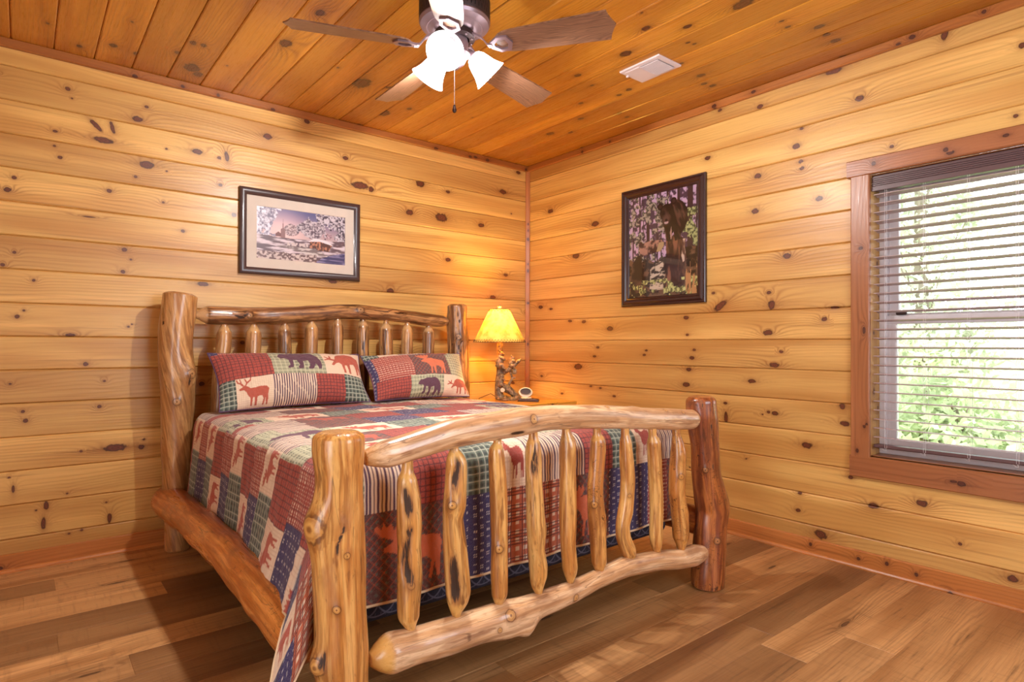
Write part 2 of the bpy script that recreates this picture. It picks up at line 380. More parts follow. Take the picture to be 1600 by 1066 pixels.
FOOT_TOP_RAIL = [(-2.364, 0.742, 0.0207), (-2.338, 0.745, 0.0305), (-2.302, 0.746, 0.0389), (-2.21, 0.762, 0.0405), (-2.103, 0.782, 0.0419), (-1.987, 0.791, 0.0444), (-1.86, 0.797, 0.0449), (-1.723, 0.803, 0.0425), (-1.572, 0.796, 0.0425), (-1.407, 0.782, 0.0427), (-1.224, 0.764, 0.042), (-1.021, 0.745, 0.043), (-0.889, 0.735, 0.0418)]
FOOT_LOW_RAIL = [(-2.348, 0.201, 0.0181), (-2.326, 0.2, 0.0369), (-2.295, 0.201, 0.0542), (-2.208, 0.196, 0.0496), (-2.1, 0.189, 0.053), (-1.984, 0.187, 0.051), (-1.884, 0.185, 0.0537), (-1.826, 0.185, 0.0475), (-1.72, 0.186, 0.0398), (-1.586, 0.189, 0.0355), (-1.473, 0.203, 0.0333), (-1.298, 0.212, 0.0382), (-1.104, 0.19, 0.0379), (-0.977, 0.167, 0.039), (-0.878, 0.162, 0.0455), (-0.803, 0.157, 0.0333)]
HEAD_RAIL = [(-2.391, 1.192, 0.0099), (-2.364, 1.195, 0.0282), (-2.331, 1.196, 0.0484), (-2.183, 1.196, 0.0486), (-2.016, 1.201, 0.0475), (-1.838, 1.214, 0.0454), (-1.726, 1.225, 0.0448), (-1.609, 1.24, 0.0449), (-1.486, 1.242, 0.046), (-1.315, 1.236, 0.04), (-1.133, 1.222, 0.04), (-0.989, 1.209, 0.042), (-0.889, 1.203, 0.0386), (-0.848, 1.202, 0.0238)]
HEAD_SPINDLES = [(-2.245, 1.141, 0.0406), (-2.095, 1.144, 0.0425), (-1.931, 1.153, 0.0384), (-1.776, 1.17, 0.0401), (-1.618, 1.189, 0.0362), (-1.457, 1.188, 0.04), (-1.3, 1.177, 0.0453), (-1.149, 1.169, 0.0392), (-0.99, 1.16, 0.0413)]
SIDE_RAIL = [(-0.063, 0.226, 0.0791), (-0.279, 0.242, 0.0811), (-0.941, 0.288, 0.0657), (-1.438, 0.289, 0.0639), (-1.635, 0.286, 0.0641), (-1.753, 0.26, 0.0648)]
KNOTS_A = [(-2.914, 2.271, 0.0093, 0.0087, 0), (-2.898, 2.229, 0.0047, 0.0044, 0), (-2.587, 2.266, 0.0085, 0.0074, 0), (-2.626, 2.193, 0.0211, 0.0135, 0), (-2.801, 2.12, 0.0314, 0.0095, -45), (-2.734, 2.126, 0.008, 0.0264, 15), (-2.771, 2.055, 0.0399, 0.0131, 0), (-2.961, 2.056, 0.0091, 0.0057, 0), (-2.351, 2.084, 0.0259, 0.013, 0), (-2.237, 2.071, 0.0123, 0.008, 0), (-2.201, 2.085, 0.0099, 0.0267, 10), (-2.496, 2.068, 0.0055, 0.0047, 0), (-2.964, 1.985, 0.0055, 0.0051, 0), (-2.942, 1.935, 0.0083, 0.0078, 0), (-2.586, 1.968, 0.0279, 0.0173, 0), (-2.633, 1.897, 0.0073, 0.0064, 0), (-2.494, 1.951, 0.0044, 0.0038, 0), (-2.234, 1.924, 0.0098, 0.008, 0), (-3.111, 1.808, 0.0077, 0.0075, 0), (-3.134, 1.749, 0.0127, 0.0099, 0), (-2.745, 1.807, 0.01, 0.009, 0), (-2.509, 1.785, 0.0055, 0.0047, 0), (-2.416, 1.646, 0.0091, 0.0077, 0), (-2.679, 1.52, 0.0103, 0.0091, 0), (-2.651, 1.473, 0.0052, 0.0046, 0), (-2.685, 1.41, 0.0082, 0.0073, 0), (-3.108, 1.464, 0.006, 0.0058, 0), (-3.149, 1.403, 0.0075, 0.0074, 0), (-3.037, 1.34, 0.0044, 0.0042, 0), (-2.318, 1.37, 0.0286, 0.0104, 0), (-2.162, 1.767, 0.0126, 0.0101, 0), (-2.828, 1.666, 0.0233, 0.0035, 0), (-3.149, 1.404, 0.0067, 0.0066, 0), (-2.685, 1.409, 0.0094, 0.0084, 0), (-3.037, 1.34, 0.0061, 0.0058, 0), (-3.072, 1.198, 0.005, 0.0048, 0), (-3.096, 1.169, 0.0079, 0.0076, 0), (-2.897, 1.086, 0.0194, 0.008, 0), (-2.66, 1.131, 0.0059, 0.0052, 0), (-2.645, 1.144, 0.0048, 0.0042, 0), (-2.835, 0.946, 0.01, 0.0091, 0), (-3.119, 0.859, 0.0049, 0.0047, 0), (-2.76, 0.86, 0.0057, 0.0051, 0), (-3.073, 0.729, 0.007, 0.0067, 0), (-2.779, 0.734, 0.0079, 0.0072, 0), (-3.063, 0.685, 0.009, 0.0086, 0), (-2.712, 0.524, 0.0469, 0.0166, 0), (-2.6, 0.517, 0.0122, 0.0106, 0), (-2.589, 0.554, 0.0061, 0.0053, 0), (-2.852, 0.522, 0.0055, 0.005, 0), (-3.12, 0.429, 0.0049, 0.0047, 0), (-3.105, 0.375, 0.0049, 0.0177, 0), (-2.984, 0.279, 0.0083, 0.0182, 0), (-2.994, 0.197, 0.0082, 0.0286, 0), (-2.748, 0.257, 0.0046, 0.0041, 0), (-2.734, 0.176, 0.0081, 0.022, 0), (-2.905, 0.325, 0.0043, 0.004, 0), (-3.022, 0.264, 0.0041, 0.0039, 0), (-2.897, 0.131, 0.0054, 0.005, 0), (-2.847, 0.138, 0.0055, 0.005, 0), (-1.983, 2.247, 0.0216, 0.0167, 0), (-1.408, 2.059, 0.0528, 0.0204, 0), (-1.337, 2.046, 0.0224, 0.0155, 0), (-0.968, 2.146, 0.0302, 0.0197, 0), (-0.797, 1.937, 0.0425, 0.027, 0), (-0.453, 1.927, 0.0234, 0.0142, 0), (-1.051, 1.937, 0.0245, 0.0162, 0), (-0.743, 1.646, 0.0215, 0.0136, 0), (-1.192, 1.397, 0.0235, 0.0158, 0), (-1.508, 2.215, 0.0169, 0.0121, 0), (-1.752, 2.387, 0.0156, 0.0116, 0), (-0.745, 2.126, 0.0161, 0.0102, 0), (-0.25, 2.206, 0.031, 0.0146, 0), (-0.222, 1.576, 0.0187, 0.011, 0), (-0.344, 1.399, 0.0241, 0.0144, 0), (-1.587, 1.434, 0.0248, 0.0119, 0), (-0.099, 2.379, 0.0194, 0.0112, 0), (-1.967, 0.612, 0.018, 0.0139, 0), (-1.071, 0.996, 0.0195, 0.0129, 0), (-2.321, 0.829, 0.0126, 0.0104, 0)]
KNOTS_B = [(-1.684, 1.27, 0.0451, 0.0177, -35), (-1.985, 1.262, 0.0171, 0.0216, 0), (-1.97, 1.327, 0.0119, 0.0086, 0), (-1.638, 1.346, 0.0108, 0.0072, 0), (-0.471, 1.219, 0.0172, 0.0091, 0), (-0.61, 1.21, 0.0187, 0.0102, 0), (-0.855, 1.156, 0.0256, 0.0146, 0), (-1.456, 1.211, 0.0167, 0.0108, 0), (-0.269, 1.315, 0.0158, 0.0081, 0), (-2.303, 1.233, 0.0201, 0.007, 0), (-2.255, 1.178, 0.0126, 0.0098, 0), (-1.464, 1.109, 0.01, 0.0064, 0), (-0.742, 1.029, 0.0134, 0.0074, 0), (-0.713, 0.967, 0.0135, 0.0075, 0), (-1.158, 1.013, 0.0095, 0.0057, 0), (-1.143, 0.984, 0.0114, 0.0069, 0), (-1.511, 1.018, 0.0098, 0.0064, 0), (-1.496, 0.972, 0.0148, 0.0096, 0), (-2.037, 1.014, 0.0102, 0.0075, 0), (-2.001, 0.943, 0.026, 0.0114, 0), (-0.555, 0.891, 0.0357, 0.0192, 0), (-1.475, 0.902, 0.0166, 0.0107, 0), (-1.456, 0.813, 0.0217, 0.014, 0), (-1.873, 0.853, 0.0207, 0.0104, 0), (-0.166, 0.808, 0.0137, 0.0069, 0), (-1.715, 0.721, 0.0104, 0.0071, 0), (-1.719, 0.643, 0.0104, 0.027, 0), (-2.004, 0.689, 0.0182, 0.0101, 0), (-1.968, 0.693, 0.0093, 0.0067, 0), (-1.935, 0.678, 0.0054, 0.0039, 0), (-2.339, 0.755, 0.0142, 0.0139, 0), (-2.35, 0.671, 0.0196, 0.0116, 0), (-0.39, 0.689, 0.0127, 0.0066, 0), (-0.679, 0.758, 0.0114, 0.0063, 0), (-0.769, 0.751, 0.011, 0.0062, 0), (-0.892, 0.704, 0.0126, 0.0072, 0), (-2.17, 0.544, 0.0239, 0.0145, 0), (-2.375, 0.419, 0.0086, 0.0069, 0), (-2.134, 0.295, 0.0097, 0.0073, 0), (-2.124, 0.207, 0.011, 0.0083, 0), (-2.238, 0.111, 0.0276, 0.019, 0), (-2.758, 2.389, 0.0116, 0.0221, 10), (-2.299, 2.392, 0.0386, 0.0126, 0), (-2.418, 2.221, 0.0182, 0.0122, 0), (-1.919, 2.334, 0.0145, 0.0104, 0), (-2.143, 2.153, 0.0097, 0.0074, 0), (-2.116, 2.07, 0.018, 0.0136, 0), (-2.139, 1.985, 0.0114, 0.0086, 0), (-2.144, 1.95, 0.0113, 0.0086, 0), (-1.601, 2.132, 0.0168, 0.0111, 0), (-1.907, 1.962, 0.0182, 0.013, 0), (-2.997, 1.968, 0.008, 0.0077, 0), (-2.553, 1.957, 0.0078, 0.0066, 0), (-3.017, 2.242, 0.0108, 0.0105, 0), (-1.679, 2.385, 0.0122, 0.0082, 0), (-1.455, 2.414, 0.0267, 0.0115, 0), (-2.672, 0.354, 0.0193, 0.014, 0), (-2.377, 0.418, 0.0114, 0.0092, 0), (-2.477, 0.302, 0.0216, 0.0119, 0), (-2.321, -0.022, 0.0235, 0.0186, 0), (-2.81, 0.212, 0.0067, 0.0061, 0), (-2.985, 0.117, 0.016, 0.0127, 0), (-0.259, 2.051, 0.0282, 0.0145, 0), (-0.531, 1.684, 0.032, 0.0172, 0), (-0.154, 1.334, 0.0219, 0.011, 0), (-0.717, 1.885, 0.0299, 0.0167, 0), (-1.892, 1.774, 0.0183, 0.013, 0), (-2.068, 1.512, 0.0201, 0.0133, 0), (-2.23, 1.78, 0.0155, 0.012, 0), (-1.965, 1.115, 0.0247, 0.0136, 0)]
KNOTS_C = [(-2.319, -0.554, 0.0105, 0.0076, 0), (-2.313, -0.487, 0.0122, 0.0088, 0), (-2.401, -0.384, 0.0214, 0.0154, 0), (-2.39, -0.287, 0.0157, 0.0113, 0), (-2.392, -0.204, 0.0224, 0.0161, 0), (-2.036, -0.828, 0.0184, 0.0132, 0), (-1.914, -0.956, 0.0211, 0.0152, 0), (-1.703, -0.845, 0.0301, 0.0217, 0), (-1.796, -0.365, 0.0217, 0.0156, 0), (-1.765, -0.209, 0.0169, 0.0122, 0), (-1.749, -0.265, 0.0168, 0.0121, 0), (-1.356, -0.711, 0.0113, 0.0081, 0), (-1.367, -0.503, 0.0156, 0.0112, 0), (-1.447, -0.517, 0.0172, 0.0124, 0), (-1.149, -0.584, 0.0141, 0.0102, 0), (-1.392, -0.856, 0.0181, 0.013, 0), (-0.668, -0.379, 0.0277, 0.02, 0), (-0.77, -0.293, 0.0184, 0.0132, 0), (-0.982, -0.414, 0.0194, 0.014, 0), (-1.191, -0.299, 0.0147, 0.0106, 0), (-1.181, -0.215, 0.015, 0.0108, 0), (-2.289, -0.805, 0.0391, 0.0281, 0), (-1.955, -0.707, 0.0097, 0.007, 0), (-1.967, -0.674, 0.0097, 0.007, 0), (-1.814, -0.555, 0.0104, 0.0075, 0), (-0.767, -2.138, 0.0352, 0.0254, 0), (-0.216, -2.42, 0.0465, 0.0335, 0), (-0.155, -2.381, 0.029, 0.0208, 0), (-0.236, -2.755, 0.0196, 0.0141, 0), (-0.21, -2.66, 0.0168, 0.0121, 0), (-0.501, -2.471, 0.0195, 0.014, 0), (-0.505, -2.428, 0.0163, 0.0118, 0), (-0.35, -2.51, 0.0134, 0.0096, 0), (-0.127, -2.878, 0.0164, 0.0118, 0), (-0.595, -1.679, 0.0598, 0.043, 0), (-0.289, -1.392, 0.0422, 0.0304, 0), (-0.448, -1.307, 0.0166, 0.0119, 0), (-0.011, -1.428, 0.0178, 0.0128, 0), (-2.28, -0.801, 0.04, 0.0288, 0), (-1.122, -2.113, 0.0235, 0.017, 0), (-1.735, -1.289, 0.018, 0.0129, 0)]

# ------------------------------------------------------------------ materials of the room
M = {}
M['wall'] = board_wood('honey_pine', s2l(222, 176, 100), s2l(190, 134, 64), s2l(138, 82, 34), s2l(86, 38, 18), ring=.55, streak=.75, tone=.34, warp=9, freq=56)
M['ceiling'] = board_wood('amber_pine', s2l(210, 146, 46), s2l(178, 108, 26), s2l(122, 62, 10), s2l(74, 30, 12), ring=.5, streak=.75, tone=.5, warp=9, freq=56, rough=.3, coat=.35)
M['trim'] = board_wood('red_stained_pine', s2l(160, 100, 58), s2l(136, 78, 40), s2l(98, 50, 24), s2l(70, 28, 14), ring=.5, tone=.35, warp=8, rough=.36)
M['base'] = board_wood('orange_stained_pine', s2l(186, 116, 54), s2l(158, 88, 34), s2l(110, 56, 20), s2l(70, 28, 12), ring=.5, tone=.35, warp=8, rough=.4)
M['floor'] = board_wood('laminate_oak', s2l(200, 150, 96), s2l(156, 106, 60), s2l(98, 62, 34), s2l(78, 48, 27), ring=.7, rough=.42, coat=0, tone=.75, freq=75, warp=20, streak=.9, grit=.85, knots=True)
M['bronze'] = plain('dark_bronze', (62, 46, 44), .38, .75)
M['vinyl'] = plain('grey_mauve_vinyl', (214, 205, 205), .45)
M['slat'] = plain('flared_slat', (178, 154, 152), .42)  # brown slats lightened to mauve-grey: window flare put into the colour
M['valance'] = plain('brown_valance', (92, 66, 66), .4)
M['white'] = plain('white_enamel', (216, 204, 206), .5)

def knots_fill(lst, u0, u1, v0, v1, n, seed, avoid=.16):
    rnd = random.Random(seed); out = list(lst)
    for i in range(n):
        u, v = rnd.uniform(u0, u1), rnd.uniform(v0, v1)
        if any(abs(u - k[0]) < avoid and abs(v - k[1]) < .1 for k in out): continue
        s = rnd.choice((.004, .005, .005, .006, .009, .012)); out.append((u, v, s * rnd.uniform(1, 1.8), s, rnd.uniform(-25, 25)))
    return out

def boards(name, frame, L0, L1, edges, mat, knots, parent=None, hole=None, du=.02, seed=1, label=None, cat=None, bevel=.0062, dep=.0085, ncross=7, butts=None, bright=1.0):
    """tongue-and-groove boards as one mesh; frame = (origin, u axis, v axis, outward normal)"""
    O, U, W, N = [np.array(a, float) for a in frame]
    VV = []; FF = []; BC = []; TN = []; KN = []; base = 0
    rnd = random.Random(seed)
    K = np.array([k[:5] for k in knots], float) if knots else np.zeros((0, 5))
    for bi in range(len(edges) - 1):
        e0, e1 = edges[bi], edges[bi + 1]
        cuts = [L0] + sorted(butts(bi, rnd)) + [L1] if butts else [L0, L1]
        for ci in range(len(cuts) - 1):
            a0, a1 = cuts[ci], cuts[ci + 1]
            nu = max(2, int((a1 - a0) / du)); us = np.linspace(a0, a1, nu + 1)
            if butts: us = np.concatenate([[a0], [a0 + bevel * .6], us[1:-1], [a1 - bevel * .6], [a1]])
            b = min(bevel, (e1 - e0) * .2)
            vs = np.concatenate([[e0, e0 + b * .35], np.linspace(e0 + b, e1 - b, ncross), [e1 - b * .35, e1]])
            dd = np.concatenate([[-dep, -dep * .38], np.zeros(ncross), [-dep * .38, -dep]])
            gu, gv = np.meshgrid(us, vs, indexing='ij'); gd = np.broadcast_to(dd, gu.shape).copy()
            if butts: gd[0] = gd[-1] = -dep
            P = O + gu[..., None] * U + gv[..., None] * W + gd[..., None] * N
            n0, n1 = gu.shape
            idx = np.arange(n0 * n1).reshape(n0, n1)
            q = np.stack([idx[:-1, :-1], idx[1:, :-1], idx[1:, 1:], idx[:-1, 1:]], -1).reshape(-1, 4)
            if np.dot(np.cross(U, W), N) < 0: q = q[:, ::-1]
            uu, vv = gu.ravel(), gv.ravel()
            cu, cv = uu[q].mean(1), vv[q].mean(1)
            if hole is not None:
                keep = ~((cu > hole[0]) & (cu < hole[1]) & (cv > hole[2]) & (cv < hole[3]))
                q = q[keep]; cu = cu[keep]; cv = cv[keep]
            s = rnd.uniform(0, 60); off = rnd.uniform(0, 9)
            lu, lv = uu[q], vv[q]
            BC.append(np.stack([lu + off, lv, np.full(lu.shape, s)], -1).reshape(-1, 3))
            TN.append(np.full(lu.size, rnd.random()))
            # only knots whose centre lies in this board
            Kb = K[(K[:, 1] > e0 - .004) & (K[:, 1] < e1 + .004)] if len(K) else K
            if len(Kb):
                d = np.hypot(cu[:, None] - Kb[:, 0], (cv[:, None] - Kb[:, 1])) / np.maximum(Kb[:, 2], Kb[:, 3])
                j = np.argmin(d, 1); kk = Kb[j]
                dx = lu - kk[:, 0:1]; dy = lv - kk[:, 1:2]; an = np.radians(kk[:, 4:5])
                KN.append(np.stack([(dx * np.cos(an) + dy * np.sin(an)) / kk[:, 2:3], (-dx * np.sin(an) + dy * np.cos(an)) / kk[:, 3:4], np.zeros(lu.shape)], -1).reshape(-1, 3))
            else:
                KN.append(np.tile([50., 50., 0], (lu.size, 1)))
            VV.append(P.reshape(-1, 3)); FF.append(q + base); base += n0 * n1
    o = obj(name, np.concatenate(VV), np.concatenate(FF), mat, parent, (0, 0, 0), smooth=False,
            corner={'bc': np.concatenate(BC), 'kn': np.concatenate(KN), 'tn': np.concatenate(TN)})
    return tag(o, label, cat, None, 'structure') if parent is None else o

def stick(name, p0, p1, W, N, wid, dep, mat, parent=None, seed=0, knots=None, prof=None, label=None, cat=None, structure=True):
    """one moulding length: profile extruded from p0 to p1. W = width axis, N = outward axis"""
    p0 = np.array(p0, float); p1 = np.array(p1, float); U = p1 - p0; L = np.linalg.norm(U); U /= L
    W = np.array(W, float); N = np.array(N, float)
    if prof is None:
        b = min(.004, dep * .3); prof = [(0, 0), (0, dep - b), (b, dep), (wid - b, dep), (wid, dep - b), (wid, 0)]
    rnd = random.Random(seed); nu = max(2, int(L / .03)); us = np.linspace(0, L, nu + 1)
    pr = []
    for i in range(len(prof) - 1):
        a, c = np.array(prof[i]), np.array(prof[i + 1]); n = max(1, int(np.hypot(*(c - a)) / .02))
        for j in range(n): pr.append(a + (c - a) * j / n)
    pr.append(np.array(prof[-1])); pr = np.array(pr)
    P = p0 + us[:, None, None] * U + pr[None, :, 0:1] * W + pr[None, :, 1:2] * N
    n0, n1 = len(us), len(pr); idx = np.arange(n0 * n1).reshape(n0, n1)
    q = np.stack([idx[:-1, :-1], idx[1:, :-1], idx[1:, 1:], idx[:-1, 1:]], -1).reshape(-1, 4)
    if np.dot(np.cross(U, W), N) < 0: q = q[:, ::-1]
    uu = np.repeat(us, n1); vv = np.tile(pr[:, 0] + .7 * pr[:, 1], n0)
    s = rnd.uniform(0, 60)
    K = np.array(knots if knots is not None else [(rnd.uniform(0, L), rnd.uniform(.15, .85) * wid, rnd.uniform(.006, .014), rnd.uniform(.005, .011), 0) for _ in range(int(L * 3.2) + 1)])
    lu, lv = uu[q], vv[q]; cu, cv = lu.mean(1), lv.mean(1)
    j = np.argmin(np.hypot(cu[:, None] - K[:, 0], cv[:, None] - K[:, 1]), 1); kk = K[j]
    kn = np.stack([(lu - kk[:, 0:1]) / kk[:, 2:3], (lv - kk[:, 1:2]) / kk[:, 3:4], 0 * lu], -1).reshape(-1, 3)
    bc = np.stack([lu + s, lv, np.full(lu.shape, s)], -1).reshape(-1, 3)
    ends = [[int(i) for i in idx[0]][::-1], [int(i) for i in idx[-1]]]
    F = [tuple(int(i) for i in f) for f in q] + [tuple(e) for e in ends]
    ne = 2 * n1
    o = obj(name, P.reshape(-1, 3), F, mat, parent, (0, 0, 0), smooth=False,
            corner={'bc': np.concatenate([bc, np.tile([s, 0, s], (ne, 1))]), 'kn': np.concatenate([kn, np.tile([50., 50, 0], (ne, 1))]),
                    'tn': np.full(len(bc) + ne, rnd.random())})
    if parent is None and structure: tag(o, label, cat, None, 'structure')
    return o

H = 2.44; XL = -4.3; YF = -4.4
gro = [0.0] + [2.32 - .1553 * k for k in range(14, -1, -1)] + [H]
gro[0] = -.012; gro[-1] = H + .012
boards('wall_back', ((0, 0, 0), (1, 0, 0), (0, 0, 1), (0, -1, 0)), XL - .012, .012, gro, M['wall'], knots_fill(KNOTS_A, XL, 0, .1, 2.4, 26, 4), seed=11,
       label='knotty honey pine plank wall behind the log headboard', cat='wall')
WIN = (-3.36, -2.462, .53, 1.845)     # window opening: y0, y1, z0, z1
boards('wall_right', ((0, 0, 0), (0, 1, 0), (0, 0, 1), (-1, 0, 0)), YF - .012, .012, gro, M['wall'], knots_fill(KNOTS_B, YF, 0, .1, 2.4, 22, 8), seed=23,
       hole=WIN, du=.0199, label='knotty honey pine plank wall with the window and the bear picture', cat='wall')
cei = [-.143 + .157 - .157 * k for k in range(29)][::-1]
cei[-1] = 0.012
boards('ceiling', ((0, 0, H), (0, 1, 0), (1, 0, 0), (0, 0, -1)), YF - .012, .012, [XL - .012] + [c for c in cei if c > XL], M['ceiling'],
       knots_fill([(k[0], k[1], k[2], k[3], k[4]) for k in KNOTS_C], YF, 0, XL, 0, 46, 15), seed=5, label='amber knotty pine plank ceiling above the fan', cat='ceiling')
def floor_butts(bi, rnd):
    o = [(-3.05, -1.2), (-2.9, -1.65), (-3.4, -2.1, -.85), (-2.6, -1.15)][bi % 4]
    return [x + rnd.uniform(-.25, .25) for x in o]
fe = [-2.178 - .162 * 14 + .162 * k for k in range(29)]
boards('floor', ((0, 0, 0), (1, 0, 0), (0, 1, 0), (0, 0, 1)), XL - .012, .012, [YF - .012] + [e for e in fe if YF < e < -.05] + [0.012], M['floor'],
       [( random.Random(i).uniform(XL, 0), random.Random(i + 99).uniform(YF, 0), .03, .006, 0) for i in range(36)], seed=37, du=.04, bevel=.002, dep=.0012, butts=floor_butts,
       label='brown wood plank floor under the log bed', cat='floor')
# walls behind the photographer, with made-up openings added for the fill lights
boards('wall_left', ((XL, 0, 0), (0, 1, 0), (0, 0, 1), (1, 0, 0)), YF - .012, .012, gro, M['wall'], knots_fill([], YF, 0, 0, 2.4, 90, 31), seed=41, du=.05, ncross=3,
       hole=(-3.75, -2.7, -1, 2.05), label='knotty pine plank wall on the left side of the room', cat='wall')
boards('wall_front', ((0, YF, 0), (1, 0, 0), (0, 0, 1), (0, 1, 0)), XL - .012, .012, gro, M['wall'], knots_fill([], XL, 0, 0, 2.4, 90, 51), seed=43, du=.05, ncross=3,
       hole=(-2.25, -.75, .8, 2.05), label='knotty pine plank wall at the foot side of the room', cat='wall')

# ceiling trim, corner trim, baseboards and shoe moulding
T = .019
zc = 2.397
stick('trim_1', (XL, 0, zc), (0, 0, zc), (0, 0, 1), (0, -1, 0), H - zc, T, M['base'], seed=3, label='reddish pine trim strip along the ceiling over the headboard wall', cat='trim')
stick('trim_2', (0, YF, zc), (0, -T, zc), (0, 0, 1), (-1, 0, 0), H - zc, T, M['base'], seed=4, label='reddish pine trim strip along the ceiling over the window wall', cat='trim')
stick('trim_3', (0, 0, .1), (0, 0, zc), (1, 0, 0), (0, -1, 0), -.0001, .001, M['base'], seed=6, prof=[(-.026, 0), (-.026, .006), (-.006, .026), (0, .026)], label='reddish pine strip up the room corner beside the lamp', cat='trim')
bz = .082
pf = [(0, 0), (0, .014), (bz - .004, .014), (bz, .010), (bz, 0)]
stick('baseboard_back', (XL, 0, 0), (0, 0, 0), (0, 0, 1), (0, -1, 0), bz, .014, M['base'], seed=8, prof=pf, label='reddish pine baseboard under the headboard wall', cat='baseboard')
stick('baseboard_right', (0, YF, 0), (0, -.014, 0), (0, 0, 1), (-1, 0, 0), bz, .014, M['base'], seed=9, prof=pf, label='reddish pine baseboard under the window', cat='baseboard')
sh = [(0, .014), (0, .026), (.006, .026), (.013, .021), (.017, .014)]
stick('trim_4', (XL, 0, 0), (0, 0, 0), (0, 0, 1), (0, -1, 0), .017, .026, M['base'], seed=18, prof=sh, label='thin quarter-round strip at the foot of the headboard wall', cat='trim')
stick('trim_5', (0, YF, 0), (0, -.02, 0), (0, 0, 1), (-1, 0, 0), .017, .026, M['base'], seed=19, prof=sh, label='thin quarter-round strip at the foot of the window wall', cat='trim')

# ------------------------------------------------------------------ window
win = thing('window_1', 'double-hung window with reddish pine casing, daylight behind its brown blind', 'window', (0, (WIN[0] + WIN[1]) / 2, WIN[2])); win['kind'] = 'structure'
y0, y1, z0, z1 = WIN
cw = .082
stick('casing', (-.001, y1 - .004, z0 - .004), (-.001, y1 - .004, z1 + .004), (0, 1, 0), (-1, 0, 0), cw, .02, M['trim'], win, seed=31)
stick('casing', (-.001, y0 + .004, z0 - .004), (-.001, y0 + .004, z1 + .004), (0, -1, 0), (-1, 0, 0), cw, .02, M['trim'], win, seed=32)
stick('casing', (-.001, y0 - cw - .012, z1), (-.001, y1 + cw + .012, z1), (0, 0, 1), (-1, 0, 0), cw - .004, .024, M['trim'], win, seed=33)
stick('casing', (-.001, y0 - cw, z0), (-.001, y1 + cw, z0), (0, 0, -1), (-1, 0, 0), .1, .02, M['trim'], win, seed=34)
JD = .14
jm = MB(); e = .012
stick('jamb', (0, y1, z0), (0, y1, z1), (1, 0, 0), (0, -1, 0), JD, .004, M['wall'], win, seed=41)
stick('jamb', (0, y0, z0), (0, y0, z1), (1, 0, 0), (0, 1, 0), JD, .004, M['wall'], win, seed=42)
stick('jamb', (0, y0, z1), (0, y1, z1), (1, 0, 0), (0, 0, -1), JD, .004, M['trim'], win, seed=43)
stick('window_sill', (0, y0, z0), (0, y1, z0), (1, 0, 0), (0, 0, 1), JD, .006, M['trim'], win, seed=44)
# outer frame + two sashes
def ring(y0, y1, z0, z1, w, x0, x1, b=.003):
    m = MB()
    m.box(x0, x1, y0, y1, z0, z0 + w, b).box(x0, x1, y0, y1, z1 - w, z1, b)
    m.box(x0, x1, y0, y0 + w, z0 + w, z1 - w, b).box(x0, x1, y1 - w, y1, z0 + w, z1 - w, b)
    return m
ring(y0 + .004, y1 - .004, z0 + .006, z1 - .004, .028, .095, .175).build('window_frame', M['vinyl'], win)
zm = 1.175
tgl = NT('window_glass'); gl = tgl.n('ShaderNodeBsdfGlossy'); gl.inputs['Roughness'].default_value = .02
tr = tgl.n('ShaderNodeBsdfTransparent'); fr = tgl.n('ShaderNodeFresnel'); mx = tgl.n('ShaderNodeMixShader')
tgl.t.links.new(fr.outputs[0], mx.inputs[0]); tgl.t.links.new(tr.outputs[0], mx.inputs[1]); tgl.t.links.new(gl.outputs[0], mx.inputs[2]); tgl.t.links.new(mx.outputs[0], tgl.out.inputs[0])
M['glass'] = tgl.m
for nm, a, b, xx in (('lower_sash', z0 + .034, zm + .016, .108), ('upper_sash', zm - .018, z1 - .032, .135)):
    s = ring(y0 + .032, y1 - .032, a, b, .042, xx, xx + .026).build(nm, M['vinyl'], win)
    MB().box(xx + .011, xx + .015, y0 + .07, y1 - .07, a + .04, b - .04).build('pane', M['glass'], s, smooth=False)
MB().box(.092, .108, y1 - .12, y1 - .075, zm + .016, zm + .03, .004).build('sash_latch', M['bronze'], win)

# blind
bl = thing('window_blind', 'brown horizontal slat blind lowered and open over the bright window', 'blind', (.03, (y0 + y1) / 2, z1 - .01))
ya, yb = y0 + .008, y1 - .009
vm = MB(); n = 7
vm.box(.004, .05, ya, yb, z1 - .074, z1 - .006, .003)
vm.build('head_rail', M['valance'], bl)
vv = MB()
for i in range(5): vv.box(-.001, .005, ya - .003, yb + .003, z1 - .020 - i * .0085, z1 - .0145 - i * .0085, .001)
vv.box(-.001, .004, ya - .003, yb + .003, z1 - .078, z1 - .057, .001)
vv.build('valance', M['valance'], bl)
pitch = .0418; ns = 28; ztop = z1 - .098
def slat_mesh(z):
    nx = 6; V = []; F = []
    for yy in (ya + .004, yb - .004):
        for s in (0, 1):
            for i in range(nx + 1):
                a = i / nx; x = .005 + .048 * a; V.append((x, yy, z + .0035 * (1 - (2 * a - 1) ** 2) + (.0026 if s else 0) - .006 * (a - .5)))
    n = nx + 1
    for i in range(nx):
        F += [(i, i + 1, 2 * n + i + 1, 2 * n + i), (n + i, 3 * n + i, 3 * n + i + 1, n + i + 1)]
    F += [(0, 2 * n, 3 * n, n), (nx, n + nx, 3 * n + nx, 2 * n + nx)]
    F += [tuple([i for i in range(n)] + [n + i for i in range(nx, -1, -1)])[::-1], tuple([2 * n + i for i in range(n)] + [3 * n + i for i in range(nx, -1, -1)])]
    return V, F
V, F = slat_mesh(0)
slat0 = None
for i in range(ns):
    z = ztop - i * pitch
    if slat0 is None:
        slat0 = obj('slat', np.array(V) + (0, 0, z), F, M['slat'], bl, smooth=False); z_first = z
    else:
        c = slat0.copy(); COL.objects.link(c); c.location = (0, 0, z - z_first)
zb = ztop - ns * pitch
MB().box(.006, .052, ya + .002, yb - .002, zb - .004, zb + .012, .004).build('bottom_rail', M['valance'], bl)
